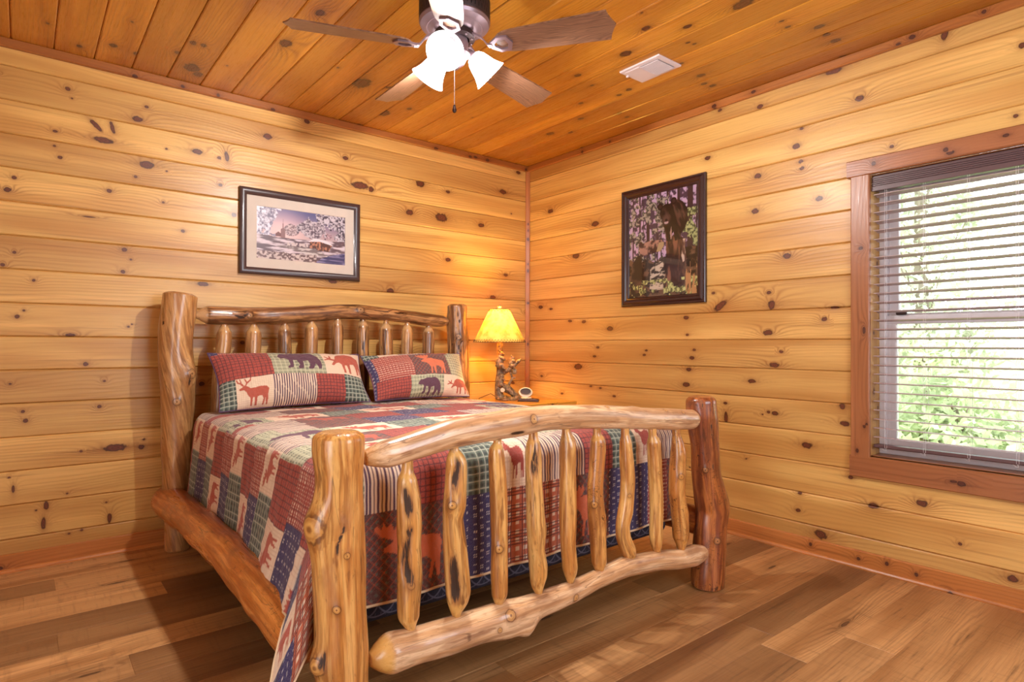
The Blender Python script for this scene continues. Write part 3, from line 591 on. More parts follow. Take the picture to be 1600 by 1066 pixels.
for yy in (-2.527, -2.68, -2.84, -3.0, -3.16, -3.30):
    m = MB()
    for x, dy in ((.003, .004), (.003, -.004), (.055, 0)):
        m.tube([(x, yy + dy, z1 - .07), (x, yy + dy, zb)], .0007, 5)
    m.tube([(.003, yy, zb), (-.002, yy - .004, zb - .012), (-.003, yy + .006, zb - .010), (-.001, yy + .014, zb - .002)], .001, 5)
    m.build('ladder_cord', M['vinyl'], bl)

# unseen window and doorway casings, made up to frame the added fill lights
w2 = ring(-2.33, -.67, .72, 2.13, .09, 0, .02)
V2 = [(v[1], YF + v[0] + .001, v[2]) for v in w2.V]
o = obj('added_window', V2, w2.F, M['trim'], None, (0, 0, 0), smooth=False); tag(o, 'pine casing of an added, unseen window framing a fill light behind the camera', 'window', None, 'structure')
d2 = MB().box(XL, XL + .02, -3.84, -3.75, 0, 2.14, .003).box(XL, XL + .02, -2.7, -2.61, 0, 2.14, .003).box(XL, XL + .02, -3.75, -2.7, 2.05, 2.14, .003).build('added_doorway', M['trim'], None, (XL, -3.2, 0), smooth=False)
tag(d2, 'pine casing of an added, unseen doorway framing a fill light in the left wall', 'door', None, 'structure')

# ------------------------------------------------------------------ outdoors
tg = NT('lawn'); tcc = tg.n('ShaderNodeTexCoord').outputs['Object']
M['lawn'] = tg.bsdf(tg.mix(tg.noise(tcc, 1.2, 5, .7), s2l(150, 175, 90), s2l(215, 215, 150)), .9)
gm = MB(); gv = []; gf = []
for i in range(21):
    for j in range(21):
        x = .35 + i * 1.6; y = -16 + j * 1.4; gv.append((x, y, -.75 + .045 * x + .12 * math.sin(x * 1.3 + y) + .1 * math.sin(y * 1.1)))
for i in range(20):
    for j in range(20): a = i * 21 + j; gf.append((a, a + 21, a + 22, a + 1))
o = obj('ground', gv, gf, M['lawn'], None, (0, 0, 0)); tag(o, 'sunlit green ground outside the window', 'ground', None, 'structure')
def leaf_mat(name, c):
    t = NT(name); d = t.n('ShaderNodeBsdfDiffuse'); tr = t.n('ShaderNodeBsdfTranslucent'); mx = t.n('ShaderNodeMixShader'); mx.inputs[0].default_value = .45
    tc = t.n('ShaderNodeTexCoord').outputs['Object']
    cc = t.mix(t.mapr(t.noise(tc, 2.2, 3), .35, .65), c, tuple(min(1, k * 1.7) for k in c))
    t.put(d.inputs[0], cc); t.put(tr.inputs[0], cc)
    t.t.links.new(d.outputs[0], mx.inputs[1]); t.t.links.new(tr.outputs[0], mx.inputs[2]); t.t.links.new(mx.outputs[0], t.out.inputs[0]); return t.m
M['leaf'] = leaf_mat('leaves', s2l(168, 178, 142)); M['leaf2'] = leaf_mat('leaves_pale', s2l(190, 194, 176))
M['bark'] = plain('bark', (150, 138, 124), .9)
def tree(x, y, h, r, n, seed, mat, label, cat='tree', z0=-.6, low=.35):
    rs = np.random.RandomState(seed)
    t = thing('tree' if cat == 'tree' else 'bush', label, cat, (x, y, z0))
    tr = MB(); top = np.array((x + rs.uniform(-.2, .2), y + rs.uniform(-.2, .2), z0 + h * .85))
    tr.tube([(x, y, z0 - .2), ((x + top[0]) / 2 + .05, (y + top[1]) / 2, z0 + h * .45), top], [.12 * h / 5, .08 * h / 5, .02], 8)
    cl = []
    for i in range(26):
        a = rs.uniform(0, 2 * np.pi); zz = rs.uniform(low, 1.0); rr = r * (1.05 - abs(zz - .6)) * rs.uniform(.25, 1)
        c = np.array((x + rr * np.cos(a), y + rr * np.sin(a), z0 + h * zz)); cl.append(c)
        b = np.array((x, y, z0)) + (top - (x, y, z0)) * max(.2, zz - .18)
        tr.tube([b, c], [.02, .006], 5)
    tr.build('trunk', M['bark'], t)
    ci = np.array(cl)[rs.randint(0, 26, n)] + rs.normal(0, 1, (n, 3)) * (.26 * r, .26 * r, .2 * r)
    d1 = rs.normal(0, 1, (n, 3)); d1 /= np.linalg.norm(d1, axis=1)[:, None]; d2 = np.cross(d1, rs.normal(0, 1, (n, 3))); d2 /= np.linalg.norm(d2, axis=1)[:, None]
    s = rs.uniform(.035, .07, (n, 1)) * (1 + .04 * h)
    P = np.stack([ci - d1 * s, ci + d2 * s * .55, ci + d1 * s, ci - d2 * s * .55], 1).reshape(-1, 3)
    obj('foliage', P, np.arange(n * 4).reshape(n, 4), mat, t, smooth=False)
tree(8.6, -.1, 6.4, 1.35, 11000, 1, M['leaf2'], 'pale leafy tree outside, seen through the middle of the blind', low=.12)
tree(11.5, 2.9, 7.0, 1.7, 5200, 3, M['leaf'], 'leafy tree outside, seen through the left side of the blind')
tree(13.0, -2.4, 7.0, 2.0, 7000, 5, M['leaf2'], 'far pale tree outside behind the nearer ones')
tree(4.9, -1.5, 1.25, .75, 3200, 4, M['leaf'], 'low leafy bush outside behind the right part of the lower window sash', 'bush', low=.1)
tree(5.6, .3, 1.5, .8, 3200, 7, M['leaf2'], 'low pale bush outside behind the left part of the lower window sash', 'bush', low=.1)

# ------------------------------------------------------------------ log bed
GOLD = dict(light=s2l(226, 172, 98), mid=s2l(196, 128, 58), dark=s2l(112, 56, 22), tip=s2l(224, 176, 98))
M['log_gold'] = log_wood('peeled_log_gold', streak=.65, patch=.5, **GOLD)
M['log_hollow'] = log_wood('peeled_log_weathered', s2l(226, 176, 104), s2l(204, 140, 66), s2l(98, 46, 16), s2l(224, 172, 92), streak=.75, patch=.4)
M['log_rail'] = log_wood('peeled_log_pinkish', s2l(230, 192, 150), s2l(206, 156, 108), s2l(118, 66, 40), s2l(216, 160, 76), streak=.5, patch=.6)
M['log_red'] = log_wood('peeled_log_red', s2l(180, 106, 52), s2l(132, 64, 30), s2l(62, 26, 12), s2l(206, 148, 90), streak=.6, vein=.8, patch=.7)
M['log_vein'] = log_wood('peeled_log_veined', s2l(218, 158, 84), s2l(188, 116, 50), s2l(96, 46, 18), s2l(216, 160, 84), streak=.5, vein=.85, patch=.6)
M['log_head'] = log_wood('peeled_log_brown', s2l(190, 138, 86), s2l(128, 80, 44), s2l(56, 30, 16), s2l(206, 162, 112), streak=.95, patch=.8)
M['log_side'] = log_wood('peeled_log_orange', s2l(214, 138, 66), s2l(180, 98, 36), s2l(104, 48, 16), s2l(200, 130, 70), streak=.35, vein=.7, patch=.7)
M['log_side_post'] = log_wood('peeled_log_tan', s2l(208, 158, 100), s2l(170, 116, 66), s2l(92, 50, 24), s2l(212, 166, 110), streak=.5, patch=.6)
BED_ID = [0]
def log(name, pts, mat, parent, ref=(0, -1, 0), nseg=28, ds=.008, rough=.05, bumps=(), cracks=(), knots=(), seed=None, round0=.008, round1=.008, twist=0):
    """pts = [(x,y,z,r)...]; bumps = (s, theta, amp, ls, lt); cracks = (s, theta, ls, lt, depth); knots = (s, theta, r)"""
    BED_ID[0] += 1; seed = seed if seed is not None else BED_ID[0] * 7
    A = np.array(pts, float); P = A[:, :3]; R = A[:, 3]
    d = np.concatenate([[0], np.cumsum(np.linalg.norm(np.diff(P, axis=0), axis=1))]); L = d[-1]
    n = max(4, int(L / ds)); s = np.linspace(0, L, n + 1)
    C = np.stack([np.interp(s, d, P[:, i]) for i in range(3)], 1); r = np.interp(s, d, R)
    k = np.array([.25, .5, .25])
    for it in range(6):
        C[1:-1] = .25 * C[:-2] + .5 * C[1:-1] + .25 * C[2:]
        if it < 1: r[1:-1] = .25 * r[:-2] + .5 * r[1:-1] + .25 * r[2:]
    Tn = np.gradient(C, axis=0)
    for it in range(6): Tn[1:-1] = .25 * Tn[:-2] + .5 * Tn[1:-1] + .25 * Tn[2:]
    Tn /= np.linalg.norm(Tn, axis=1)[:, None]
    ref = np.array(ref, float); e1 = ref - (Tn @ ref)[:, None] * Tn; e1 /= np.linalg.norm(e1, axis=1)[:, None]; e2 = np.cross(Tn, e1)
    th = np.linspace(0, 2 * np.pi, nseg, endpoint=False)
    S, TH = np.meshgrid(s, th, indexing='ij'); RR = np.repeat(r[:, None], nseg, 1)
    drds = np.abs(np.gradient(r, s)); tp = np.clip(drds * 1.15, 0, 1)
    tp = np.where((s < .10) | (s > L - .07), tp, 0)
    nz = vnoise(np.cos(TH) * 1.3 + 5, np.sin(TH) * 1.3 + 5, S * 9, seed) - .5
    nz2 = vnoise(np.cos(TH) * 3.2 + 9, np.sin(TH) * 3.2 + 9, S * 7, seed + 3) - .5
    rad = RR * (1 + 2.2 * rough * nz + 1.0 * rough * nz2)
    def wrap(a): return (a + np.pi) % (2 * np.pi) - np.pi
    for (s0, t0, amp, ls, lt) in bumps:
        dt = wrap(TH - math.radians(t0)) * RR
        g = np.exp(-((S - s0) / ls) ** 2 - (dt / lt) ** 2); rad = rad + amp * g
    ck = np.zeros_like(rad)
    for (s0, t0, ls, lt, dp) in cracks:
        dt = wrap(TH - math.radians(t0) - .9 * (vnoise(S * 14, seed) - .5)) * RR
        g = np.exp(-(np.abs(S - s0) / ls) ** 2.6 - (dt / (lt * (.55 + .9 * vnoise(S * 13, seed + .5)))) ** 2); ck = np.maximum(ck, g); rad = rad - dp * g
    for (s0, t0, rk) in knots:
        dt = wrap(TH - math.radians(t0)) * RR; g = np.hypot(S - s0, dt) / rk
        rad = rad + rk * .28 * np.exp(-(g / 1.5) ** 2)
    for side, rd in ((0, round0), (1, round1)):
        dist = S if side == 0 else L - S
        if rd: rad = rad * np.where(dist < rd, np.sqrt(np.clip(1 - ((rd - dist) / rd) ** 2 * .35, .05, 1)), 1)
    V = C[:, None, :] + rad[..., None] * (np.cos(TH)[..., None] * e1[:, None] + np.sin(TH)[..., None] * e2[:, None])
    N0 = n + 1; idx = np.arange(N0 * nseg).reshape(N0, nseg); nx = np.roll(idx, -1, 1)
    q = np.stack([idx[:-1], nx[:-1], nx[1:], idx[1:]], -1).reshape(-1, 4)
    # end caps: an inner ring and a centre point as quads/triangle fans
    Vx = [V.reshape(-1, 3)]; caps = []; extra = N0 * nseg; S_l = [S.ravel()]; TH_l = [TH.ravel()]; R_l = [rad.ravel()]
    for row, sg in ((0, -1), (n, 1)):
        c0 = C[row] + Tn[row] * sg * .002
        inner = C[row] + (V[row] - C[row]) * .86 + Tn[row] * sg * .003
        Vx.append(inner); Vx.append(c0[None]); ring_i = np.arange(extra, extra + nseg); ctr = extra + nseg; extra += nseg + 1
        S_l += [np.full(nseg, s[row]), [s[row]]]; TH_l += [th, [0]]; R_l += [rad[row] * .86, [0]]
        a = idx[row]; b = np.roll(a, -1); c = np.roll(ring_i, -1)
        if sg > 0:
            caps += [(a[i], b[i], c[i], ring_i[i]) for i in range(nseg)]; caps += [(ring_i[i], c[i], ctr) for i in range(nseg)]
        else:
            caps += [(b[i], a[i], ring_i[i], c[i]) for i in range(nseg)]; caps += [(c[i], ring_i[i], ctr) for i in range(nseg)]
    Vx = np.concatenate(Vx); S_a = np.concatenate(S_l); T_a = np.concatenate(TH_l); R_a = np.concatenate(R_l)
    rs = np.random.RandomState(seed); off = rs.uniform(0, 20, 3)
    tw = T_a + twist * S_a
    lc = np.stack([np.cos(tw) * R_a + off[0], np.sin(tw) * R_a + off[1], S_a + off[2]], 1)
    ckp = np.zeros(len(Vx)); ckp[:N0 * nseg] = ck.ravel()
    tpp = np.zeros(len(Vx)); tpp[:N0 * nseg] = np.repeat(tp[:, None], nseg, 1).ravel(); tpp[N0 * nseg:] = .45
    F = [tuple(int(i) for i in f) for f in q] + [tuple(int(i) for i in f) for f in caps]
    # knot coordinates per corner
    fl = [i for f in F for i in f]; fl = np.array(fl)
    fid = np.repeat(np.arange(len(F)), [len(f) for f in F])
    if len(knots):
        K = np.array([(k0, math.radians(k1), k2) for k0, k1, k2 in knots])
        # face centres
        fs = S_a[[f[0] for f in F]] + ds / 2; ft = T_a[[f[0] for f in F]] + np.pi / nseg
        d2 = (fs[:, None] - K[:, 0]) ** 2 + (wrap(ft[:, None] - K[:, 1]) * .05) ** 2
        j = np.argmin(d2, 1)[fid]; kk = K[j]
        base = ft[fid]; tl = base + wrap(T_a[fl] - base)
        kx = (S_a[fl] - kk[:, 0]) / kk[:, 2]; ky = (wrap(base - kk[:, 1]) + (tl - base)) * np.maximum(R_a[fl], .02) / kk[:, 2]
        iscap = fid >= len(q); kx[iscap] = 50
        kn = np.stack([kx, ky, 0 * kx], 1)
    else:
        kn = np.tile([50., 50, 0], (len(fl), 1))
    return obj(name, Vx, F, mat, parent, smooth=True, sharp=55, point={'lc': lc, 'ck': ckp, 'tp': tpp}, corner={'kn': kn})

FY = -2.1; HY = -.15
bed = thing('log_bed', 'rustic peeled-log bed frame with spindle headboard and footboard standing on the plank floor', 'bed', (-1.6, -1.12, 0))
def vert(data, y, dy=0): return [(x, y + dy, z, r) for x, z, r in data]
# posts (data run from the top down; theta 39 faces the camera, 0 faces the foot of the room, 90 faces left)
fl = vert(FOOT_POST_L, FY); fl[-1] = (-2.424, FY, 0.0, .071)
log('footboard_post', fl, M['log_gold'], bed, nseg=56, ds=.007, rough=.045, round0=.013, seed=3,
    bumps=[(.225, 92, .020, .055, .045), (.575, 84, .013, .035, .03), (.30, 60, .006, .12, .02), (.5, 20, .005, .2, .02), (.10, 10, .004, .05, .03)],
    cracks=[(.25, 30, .06, .005, .004), (.56, 50, .025, .008, .004)],
    knots=[(.235, 76, .034), (.575, 74, .022), (.43, 30, .010), (.30, 5, .008)])
fr = vert(FOOT_POST_R, FY); fr[-1] = (-.765, FY, 0.0, .0665); fr[0] = (-.817, FY, .825, .062)
log('footboard_post', fr, M['log_red'], bed, nseg=48, ds=.008, rough=.05, round0=.016, seed=19,
    bumps=[(.49, -70, .012, .07, .04)], knots=[(.3, 60, .012), (.62, 30, .014)], cracks=[(.2, 5, .16, .003, .002), (.02, 35, .02, .004, .004)])
hl = vert(HEAD_POST_L, HY); hl[-1] = (-2.459, HY, 0, .058)
log('headboard_post', hl, M['log_side_post'], bed, nseg=44, ds=.009, rough=.05, round0=.006, seed=27, twist=3.2,
    bumps=[(.40, -35, .014, .05, .035), (.34, -40, .008, .02, .012), (.45, -40, .01, .02, .015)],
    knots=[(.545, 12, .017), (.41, -30, .02)], cracks=[(.16, 45, .012, .006, .003), (.43, -8, .05, .007, .003)])
hr = vert(HEAD_POST_R, HY); hr[-1] = (-.747, HY, 0, .072)
log('headboard_post', hr, M['log_head'], bed, nseg=36, ds=.01, rough=.07, round0=.006, seed=35, cracks=[(.12, 30, .1, .004, .004), (.25, 55, .06, .007, .005), (.28, 10, .07, .008, .006)], knots=[(.22, 30, .02)])
# rails: theta 0 faces the foot side, -90 is the top
log('footboard_top_rail', [(x, FY, z, r) for x, z, r in FOOT_TOP_RAIL] + [(-.868, FY, .735, .034), (-.858, FY, .735, .014)], M['log_rail'], bed, nseg=44, ds=.008, rough=.035, round0=.0, seed=43,
    knots=[(.56, -12, .015), (1.27, -55, .009), (1.38, -45, .008), (.93, -60, .008)], bumps=[(.52, -30, .006, .04, .03), (1.1, -90, .004, .03, .03), (.54, 70, .004, .05, .03)],
    cracks=[(.50, 55, .03, .008, .002)])
log('footboard_lower_rail', [(x, FY, z, r) for x, z, r in FOOT_LOW_RAIL] + [(-.79, FY, .157, .028)], M['log_rail'], bed, nseg=44, ds=.008, rough=.04, round0=.0, seed=51,
    bumps=[(.53, 62, .026, .035, .03), (.46, 50, .012, .07, .03)], knots=[(.445, -28, .017), (.74, 5, .012), (.40, 5, .008), (.57, 66, .014)],
    cracks=[(.18, 62, .06, .006, .003), (.26, 72, .05, .005, .003)])
spm = ['log_hollow', 'log_hollow', 'log_gold', 'log_hollow', 'log_gold', 'log_vein', 'log_gold', 'log_gold', 'log_vein']
extra = [dict(cracks=[(.13, 30, .045, .013, .008), (.29, 34, .085, .015, .012), (.21, 20, .02, .006, .004)], knots=[(.36, 20, .010)]),
         dict(cracks=[(.10, 28, .06, .012, .010), (.42, 42, .075, .017, .013)], knots=[(.20, 45, .012)], bumps=[(.2, 70, .004, .05, .02)]),
         dict(knots=[(.37, 38, .012)], bumps=[(.36, 0, .003, .02, .02)]),
         dict(cracks=[(.12, 40, .055, .006, .004), (.12, 15, .05, .005, .003)], bumps=[(.36, -40, .006, .03, .03)]),
         dict(bumps=[(.4, 40, .003, .05, .03)]),
         dict(knots=[(.30, 55, .012)], bumps=[(.36, -40, .004, .04, .03)]),
         dict(knots=[(.28, 30, .007)]), dict(knots=[(.2, 20, .005)]), dict(knots=[(.22, 30, .012)], bumps=[(.38, -40, .005, .03, .02)])]
for i, S_ in enumerate(FOOT_SPINDLES):
    p = vert(S_, FY)
    p = [(p[0][0], FY, p[0][2] + .03, p[0][3])] + p + [(p[-1][0], FY, p[-1][2] - .012, p[-1][3])]
    log('footboard_spindle', p, M[spm[i]], bed, nseg=28, ds=.006, rough=.05, seed=100 + 9 * i, round0=0, round1=0, **extra[i])
log('headboard_rail', [(x, HY, z, r) for x, z, r in HEAD_RAIL], M['log_head'], bed, nseg=36, ds=.009, rough=.05, round0=0, round1=0, seed=61,
    knots=[(.90, -15, .022), (.26, -2, .016)], bumps=[(.25, -5, .010, .03, .03), (.6, -90, .006, .08, .04)], cracks=[(.22, -10, .05, .008, .003), (1.1, -40, .12, .004, .003), (.95, 30, .1, .006, .003)])
for i, (x, z, r) in enumerate(HEAD_SPINDLES):
    r2 = r * .95
    dx = -.02 if i == 0 else random.Random(i).uniform(-.012, .012)
    p = [(x, HY, z + .045, .014), (x, HY, z + .004, .016), (x, HY, z - .012, .024), (x, HY, z - .036, r2 * .96), (x, HY, z - .08, r2), (x + dx, HY, .85, r2 * .98), (x + dx * 1.6, HY, .62, r2 * .9), (x + dx, HY, .52, r2 * .7), (x + dx, HY, .46, .016)]
    log('headboard_spindle', p, M['log_head' if i in (2, 4, 5, 6, 8) else 'log_side_post'], bed, nseg=22, ds=.01, rough=.05, seed=200 + 9 * i, round0=0, round1=0)
log('headboard_lower_rail', [(-2.40, HY, .42, .03), (-2.34, HY, .42, .045), (-1.6, HY, .43, .045), (-.86, HY, .42, .045), (-.80, HY, .42, .03)], M['log_head'], bed, nseg=24, ds=.02, seed=71)
side = [(-2.49, y, z, r) for y, z, r in ((-.03, .235, .066), (-.06, .24, .076), (-.28, .252, .078), (-.6, .27, .072), (-.94, .282, .067), (-1.3, .285, .067), (-1.62, .277, .067), (-1.85, .262, .067), (-2.0, .25, .064))]
log('side_rail', side, M['log_side'], bed, ref=(-1, 0, 0), nseg=44, ds=.009, rough=.05, round0=.05, seed=81, bumps=[(.25, 0, .006, .1, .04), (.9, 30, .005, .12, .05)], knots=[(.55, -10, .008), (1.2, 10, .01)])
side2 = [(-.74, y, .27, .062) for y in (-.12, -.6, -1.2, -1.7, -2.1)]
log('side_rail', side2, M['log_side'], bed, ref=(1, 0, 0), nseg=28, ds=.02, rough=.04, seed=91)

# ------------------------------------------------------------------ mattress and box spring
def rbox(name, x0, x1, y0, y1, z0, z1, r, mat, parent=None, origin=None, n=6):
    m = MB(); V = []; F = []
    def loop(ins, z):
        pts = []
        rr = max(r * 1.0, .001)
        for cx, cy, a0 in ((x1 - rr, y1 - rr, 0), (x0 + rr, y1 - rr, 90), (x0 + rr, y0 + rr, 180), (x1 - rr, y0 + rr, 270)):
            for k in range(n + 1):
                a = math.radians(a0 + 90 * k / n); pts.append((cx + (rr - ins) * math.cos(a), cy + (rr - ins) * math.sin(a), z))
        return pts
    lv = []
    for k in range(n + 1):
        a = math.pi / 2 * k / n; lv.append((r * (1 - math.sin(a)) * .9, z0 + r * (1 - math.cos(a))))
    for k in range(n + 1):
        a = math.pi / 2 * k / n; lv.append((r * (1 - math.cos(a)) * .9, z1 - r * (1 - math.sin(a))))
    for ins, z in lv: V += loop(ins, z)
    c = 4 * (n + 1)
    for i in range(len(lv) - 1):
        for k in range(c): F.append((i * c + k, i * c + (k + 1) % c, (i + 1) * c + (k + 1) % c, (i + 1) * c + k))
    F.append(tuple(range(c))[::-1]); F.append(tuple((len(lv) - 1) * c + k for k in range(c)))
    return obj(name, V, F, mat, parent, origin or ((x0 + x1) / 2, (y0 + y1) / 2, z0), sharp=60)
M['ticking'] = plain('mattress_ticking', (225, 220, 212), .85)
mt = rbox('mattress', -2.365, -.835, -1.955, -.25, .44, .672, .05, M['ticking']); tag(mt, 'queen mattress hidden under the patchwork quilt on the log bed', 'mattress')
t = NT('navy_quilted_cover'); tc = t.n('ShaderNodeTexCoord').outputs['Object']; sx, sy, sz = t.sep(tc)[:3]
def circ(off):
    fx = t.math('SUBTRACT', t.math('FRACT', t.math('ADD', t.math('MULTIPLY', t.math('ADD', sx, sy), 9.0), off)), .5)
    fz = t.math('SUBTRACT', t.math('MULTIPLY', sz, 9.0), .75)
    d = t.math('SQRT', t.math('ADD', t.math('MULTIPLY', fx, fx), t.math('MULTIPLY', fz, fz)))
    return t.mapr(t.math('ABSOLUTE', t.math('SUBTRACT', d, .56)), .012, .035, .55, 0)
lin = t.math('MULTIPLY', t.mapr(t.math('FRACT', t.math('MULTIPLY', t.math('ADD', sx, sy), 55)), .0, .25, .35, 0), t.mapr(t.math('FRACT', t.math('MULTIPLY', sz, 30)), .5, .6))
f = t.math('MAXIMUM', t.math('MAXIMUM', circ(0), circ(.5)), lin)
M['navy'] = t.bsdf(t.mix(f, s2l(28, 24, 40), s2l(112, 104, 118)), .8, normal=t.bump(t.noise(tc, 60, 2), .6, .004))
bs = rbox('box_spring', -2.36, -.84, -1.95, -.25, .215, .44, .035, M['navy']); tag(bs, 'dark navy quilted box spring cover showing below the quilt at the footboard', 'box spring')
m = MB()
for i in range(7):
    yy = -.35 - i * .2; m.box(-2.44, -.78, yy - .04, yy + .04, .188, .209, .003)
m.build('slat_support', plain('dark_support_wood', (84, 56, 36), .7), bed)

# ------------------------------------------------------------------ quilt patterns
def pip(x, y, poly):
    c = np.zeros(x.shape, bool); n = len(poly); j = n - 1
    for i in range(n):
        xi, yi = poly[i]; xj, yj = poly[j]
        if yi != yj: c ^= ((yi > y) != (yj > y)) & (x < (xj - xi) * (y - yi) / (yj - yi) + xi)
        j = i
    return c
BEAR = [[(.02, .62), (.05, .72), (.09, .78), (.12, .86), (.17, .83), (.25, .86), (.38, .92), (.55, .90), (.70, .94), (.84, .86), (.93, .68), (.98, .45), (.99, .2), (.97, .06), (.90, .04), (.90, .12), (.84, .26),
         (.78, .06), (.66, .04), (.66, .12), (.71, .18), (.68, .42), (.56, .38), (.54, .06), (.43, .05), (.42, .13), (.46, .2), (.42, .42), (.34, .44), (.32, .12), (.20, .09), (.19, .16), (.25, .22), (.24, .48), (.17, .54), (.08, .53)]]
MOOSE = [[(.20, .68), (.12, .64), (.13, .58), (.22, .56), (.30, .52), (.36, .40), (.40, .30), (.38, .02), (.43, .02), (.46, .30), (.50, .33), (.53, .02), (.58, .02), (.60, .36), (.72, .38), (.80, .30), (.76, .05), (.80, .02),
          (.86, .28), (.88, .04), (.93, .02), (.94, .34), (.97, .55), (.93, .66), (.80, .70), (.60, .72), (.48, .78), (.38, .76), (.30, .74)],
         [(.26, .72), (.10, .80), (.00, .92), (.03, .98), (.09, .92), (.12, 1.0), (.17, .93), (.22, .99), (.26, .86), (.31, .98), (.36, .90), (.41, .98), (.44, .90), (.40, .80), (.32, .74)]]
DEER = [[(.16, .66), (.06, .60), (.08, .54), (.20, .54), (.26, .46), (.30, .34), (.36, .26), (.36, .02), (.41, .02), (.44, .26), (.49, .26), (.50, .02), (.55, .02), (.58, .28), (.72, .30), (.76, .20), (.72, .02), (.77, .02), (.82, .22), (.84, .02), (.89, .02),
         (.90, .34), (.93, .50), (.86, .60), (.70, .62), (.50, .58), (.40, .58), (.32, .66), (.24, .72)],
        [(.18, .68), (.10, .78), (.02, .82), (.00, .96), (.03, .96), (.06, .86), (.12, .82), (.10, .97), (.13, .97), (.16, .80), (.22, .72)],
        [(.24, .70), (.28, .80), (.24, .95), (.27, .96), (.32, .84), (.40, .90), (.42, .99), (.45, .98), (.43, .86), (.33, .78), (.28, .70)]]
GRAZE = [[(.22, .42), (.16, .30), (.20, .26), (.28, .36), (.36, .40), (.42, .34), (.44, .02), (.49, .02), (.50, .34), (.56, .34), (.58, .02), (.63, .02), (.64, .38), (.76, .42), (.80, .30), (.80, .02), (.85, .02), (.88, .30), (.93, .02), (.97, .04),
          (.96, .50), (.92, .72), (.80, .84), (.60, .88), (.42, .84), (.32, .72), (.28, .56)],
         [(.24, .46), (.12, .50), (.02, .46), (.01, .50), (.10, .56), (.04, .66), (.07, .68), (.14, .58), (.16, .72), (.19, .72), (.19, .56), (.27, .52)]]
ANIM = {'bear': BEAR, 'moose': MOOSE, 'deer': DEER, 'graze': GRAZE}
C_ = {k: a2l(v) for k, v in dict(red=(158, 64, 50), redd=(96, 34, 36), cream=(228, 204, 176), tan=(196, 160, 128), sage=(188, 186, 152), sagd=(78, 84, 66), green=(96, 112, 98), greenl=(188, 192, 170), greend=(50, 62, 56),
        navy=(48, 40, 84), plum=(86, 46, 66), brown=(92, 58, 56), brownl=(132, 112, 96), orange=(206, 108, 70), rust=(176, 80, 58), white=(236, 226, 214)).items()}
def patch_color(kind, s, t_, w, h, anim=None, k=1.0):
    """colour of a printed cotton patch at (s,t) metres inside it"""
    m = lambda x, p: np.mod(x, p * k)
    def base(c): return np.tile(C_[c], (len(s), 1))
    if kind == 'redgrid':
        c = base('red'); c = np.where(((vnoise(s * 160, t_ * 160) > .55))[:, None], c * 1.18, c)
        l = (m(s, .019) < .0036 * k) | (m(t_, .019) < .0036 * k); c[l] = C_['redd']
    elif kind == 'reddot':
        c = base('red'); l = (m(t_, .016) < .0045 * k) & (m(s, .011) < .0065 * k); c[l] = C_['cream']
        l = (m(t_ + .008, .016) < .002 * k) | (m(s, .022) < .0025 * k); c[l] = C_['redd'] * .6 + C_['red'] * .4
    elif kind == 'plaid':
        c = base('orange') * .72; a = m(s, .034); b = m(t_, .030)
        c[(a > .019 * k) & (b > .015 * k)] = C_['cream']; c[(a > .019 * k) ^ (b > .015 * k)] *= 1.15
        c[(m(s, .0113) < .0026 * k) | (m(t_, .0113) < .0026 * k)] = C_['redd'] * .7
    elif kind == 'cream':
        c = base('cream'); l = (m(s, .010) < .002 * k) | (m(t_, .010) < .002 * k); c[l] = C_['cream'] * .55 + C_['tan'] * .45
    elif kind == 'sage':
        c = base('sage'); a = m(s, .024) < .014 * k; b = m(t_, .024) < .014 * k
        c[a & b & (m(s, .006) < .0028 * k)] = C_['sagd']; c[a & b & (m(t_, .0075) < .003 * k)] = C_['sagd'] * .8 + C_['sage'] * .2
        c[(a ^ b)] = C_['sage'] * .8 + C_['sagd'] * .2
    elif kind == 'green':
        c = base('green'); a = m(s, .024) < .011 * k; b = m(t_, .024) < .011 * k
        c[a | b] = C_['green'] * .6 + C_['greend'] * .4; c[a & b] = C_['greend']; c[(m(s + .006, .024) < .003 * k) | (m(t_ + .006, .024) < .003 * k)] = C_['greenl'] * .8
    elif kind == 'navy':
        c = base('navy'); a = m(s, .026); b = m(t_ + .013 * k * (np.floor(s / (.026 * k)) % 2), .026)
        l = (a < .012 * k) & (b < .012 * k) & (m(a, .006) < .003 * k) & (m(b, .006) < .003 * k); c[l] = C_['white'] * .8
    elif kind == 'stripe':
        c = base('cream'); l = m(s, .0125) < .0058 * k; c[l] = C_['plum'] * .75 + C_['navy'] * .25
    elif kind == 'stripeh':
        c = base('cream'); l = m(t_, .0125) < .0058 * k; c[l] = C_['plum'] * .75 + C_['navy'] * .25
    elif kind == 'brown':
        c = base('brown'); p = s + t_; q = s - t_
        c[(m(p, .03) < .014 * k) & (m(q, .03) < .014 * k)] = C_['green'] * .6 + C_['brown'] * .4
        c[(m(p, .03) < .003 * k) | (m(q, .03) < .003 * k)] = C_['rust'] * .8
    else:
        c = base(kind)
    if anim:
        nm, col, (ax, ay, aw, ah) = anim
        X = (s / w - ax) / aw; Y = (t_ / h - ay) / ah
        ins = np.zeros(len(s), bool)
        for poly in ANIM[nm]: ins |= pip(X, Y, poly)
        c[ins] = C_[col] * (1 + .12 * (vnoise(s[ins] * 60, t_[ins] * 60)[:, None] - .5))
    return c
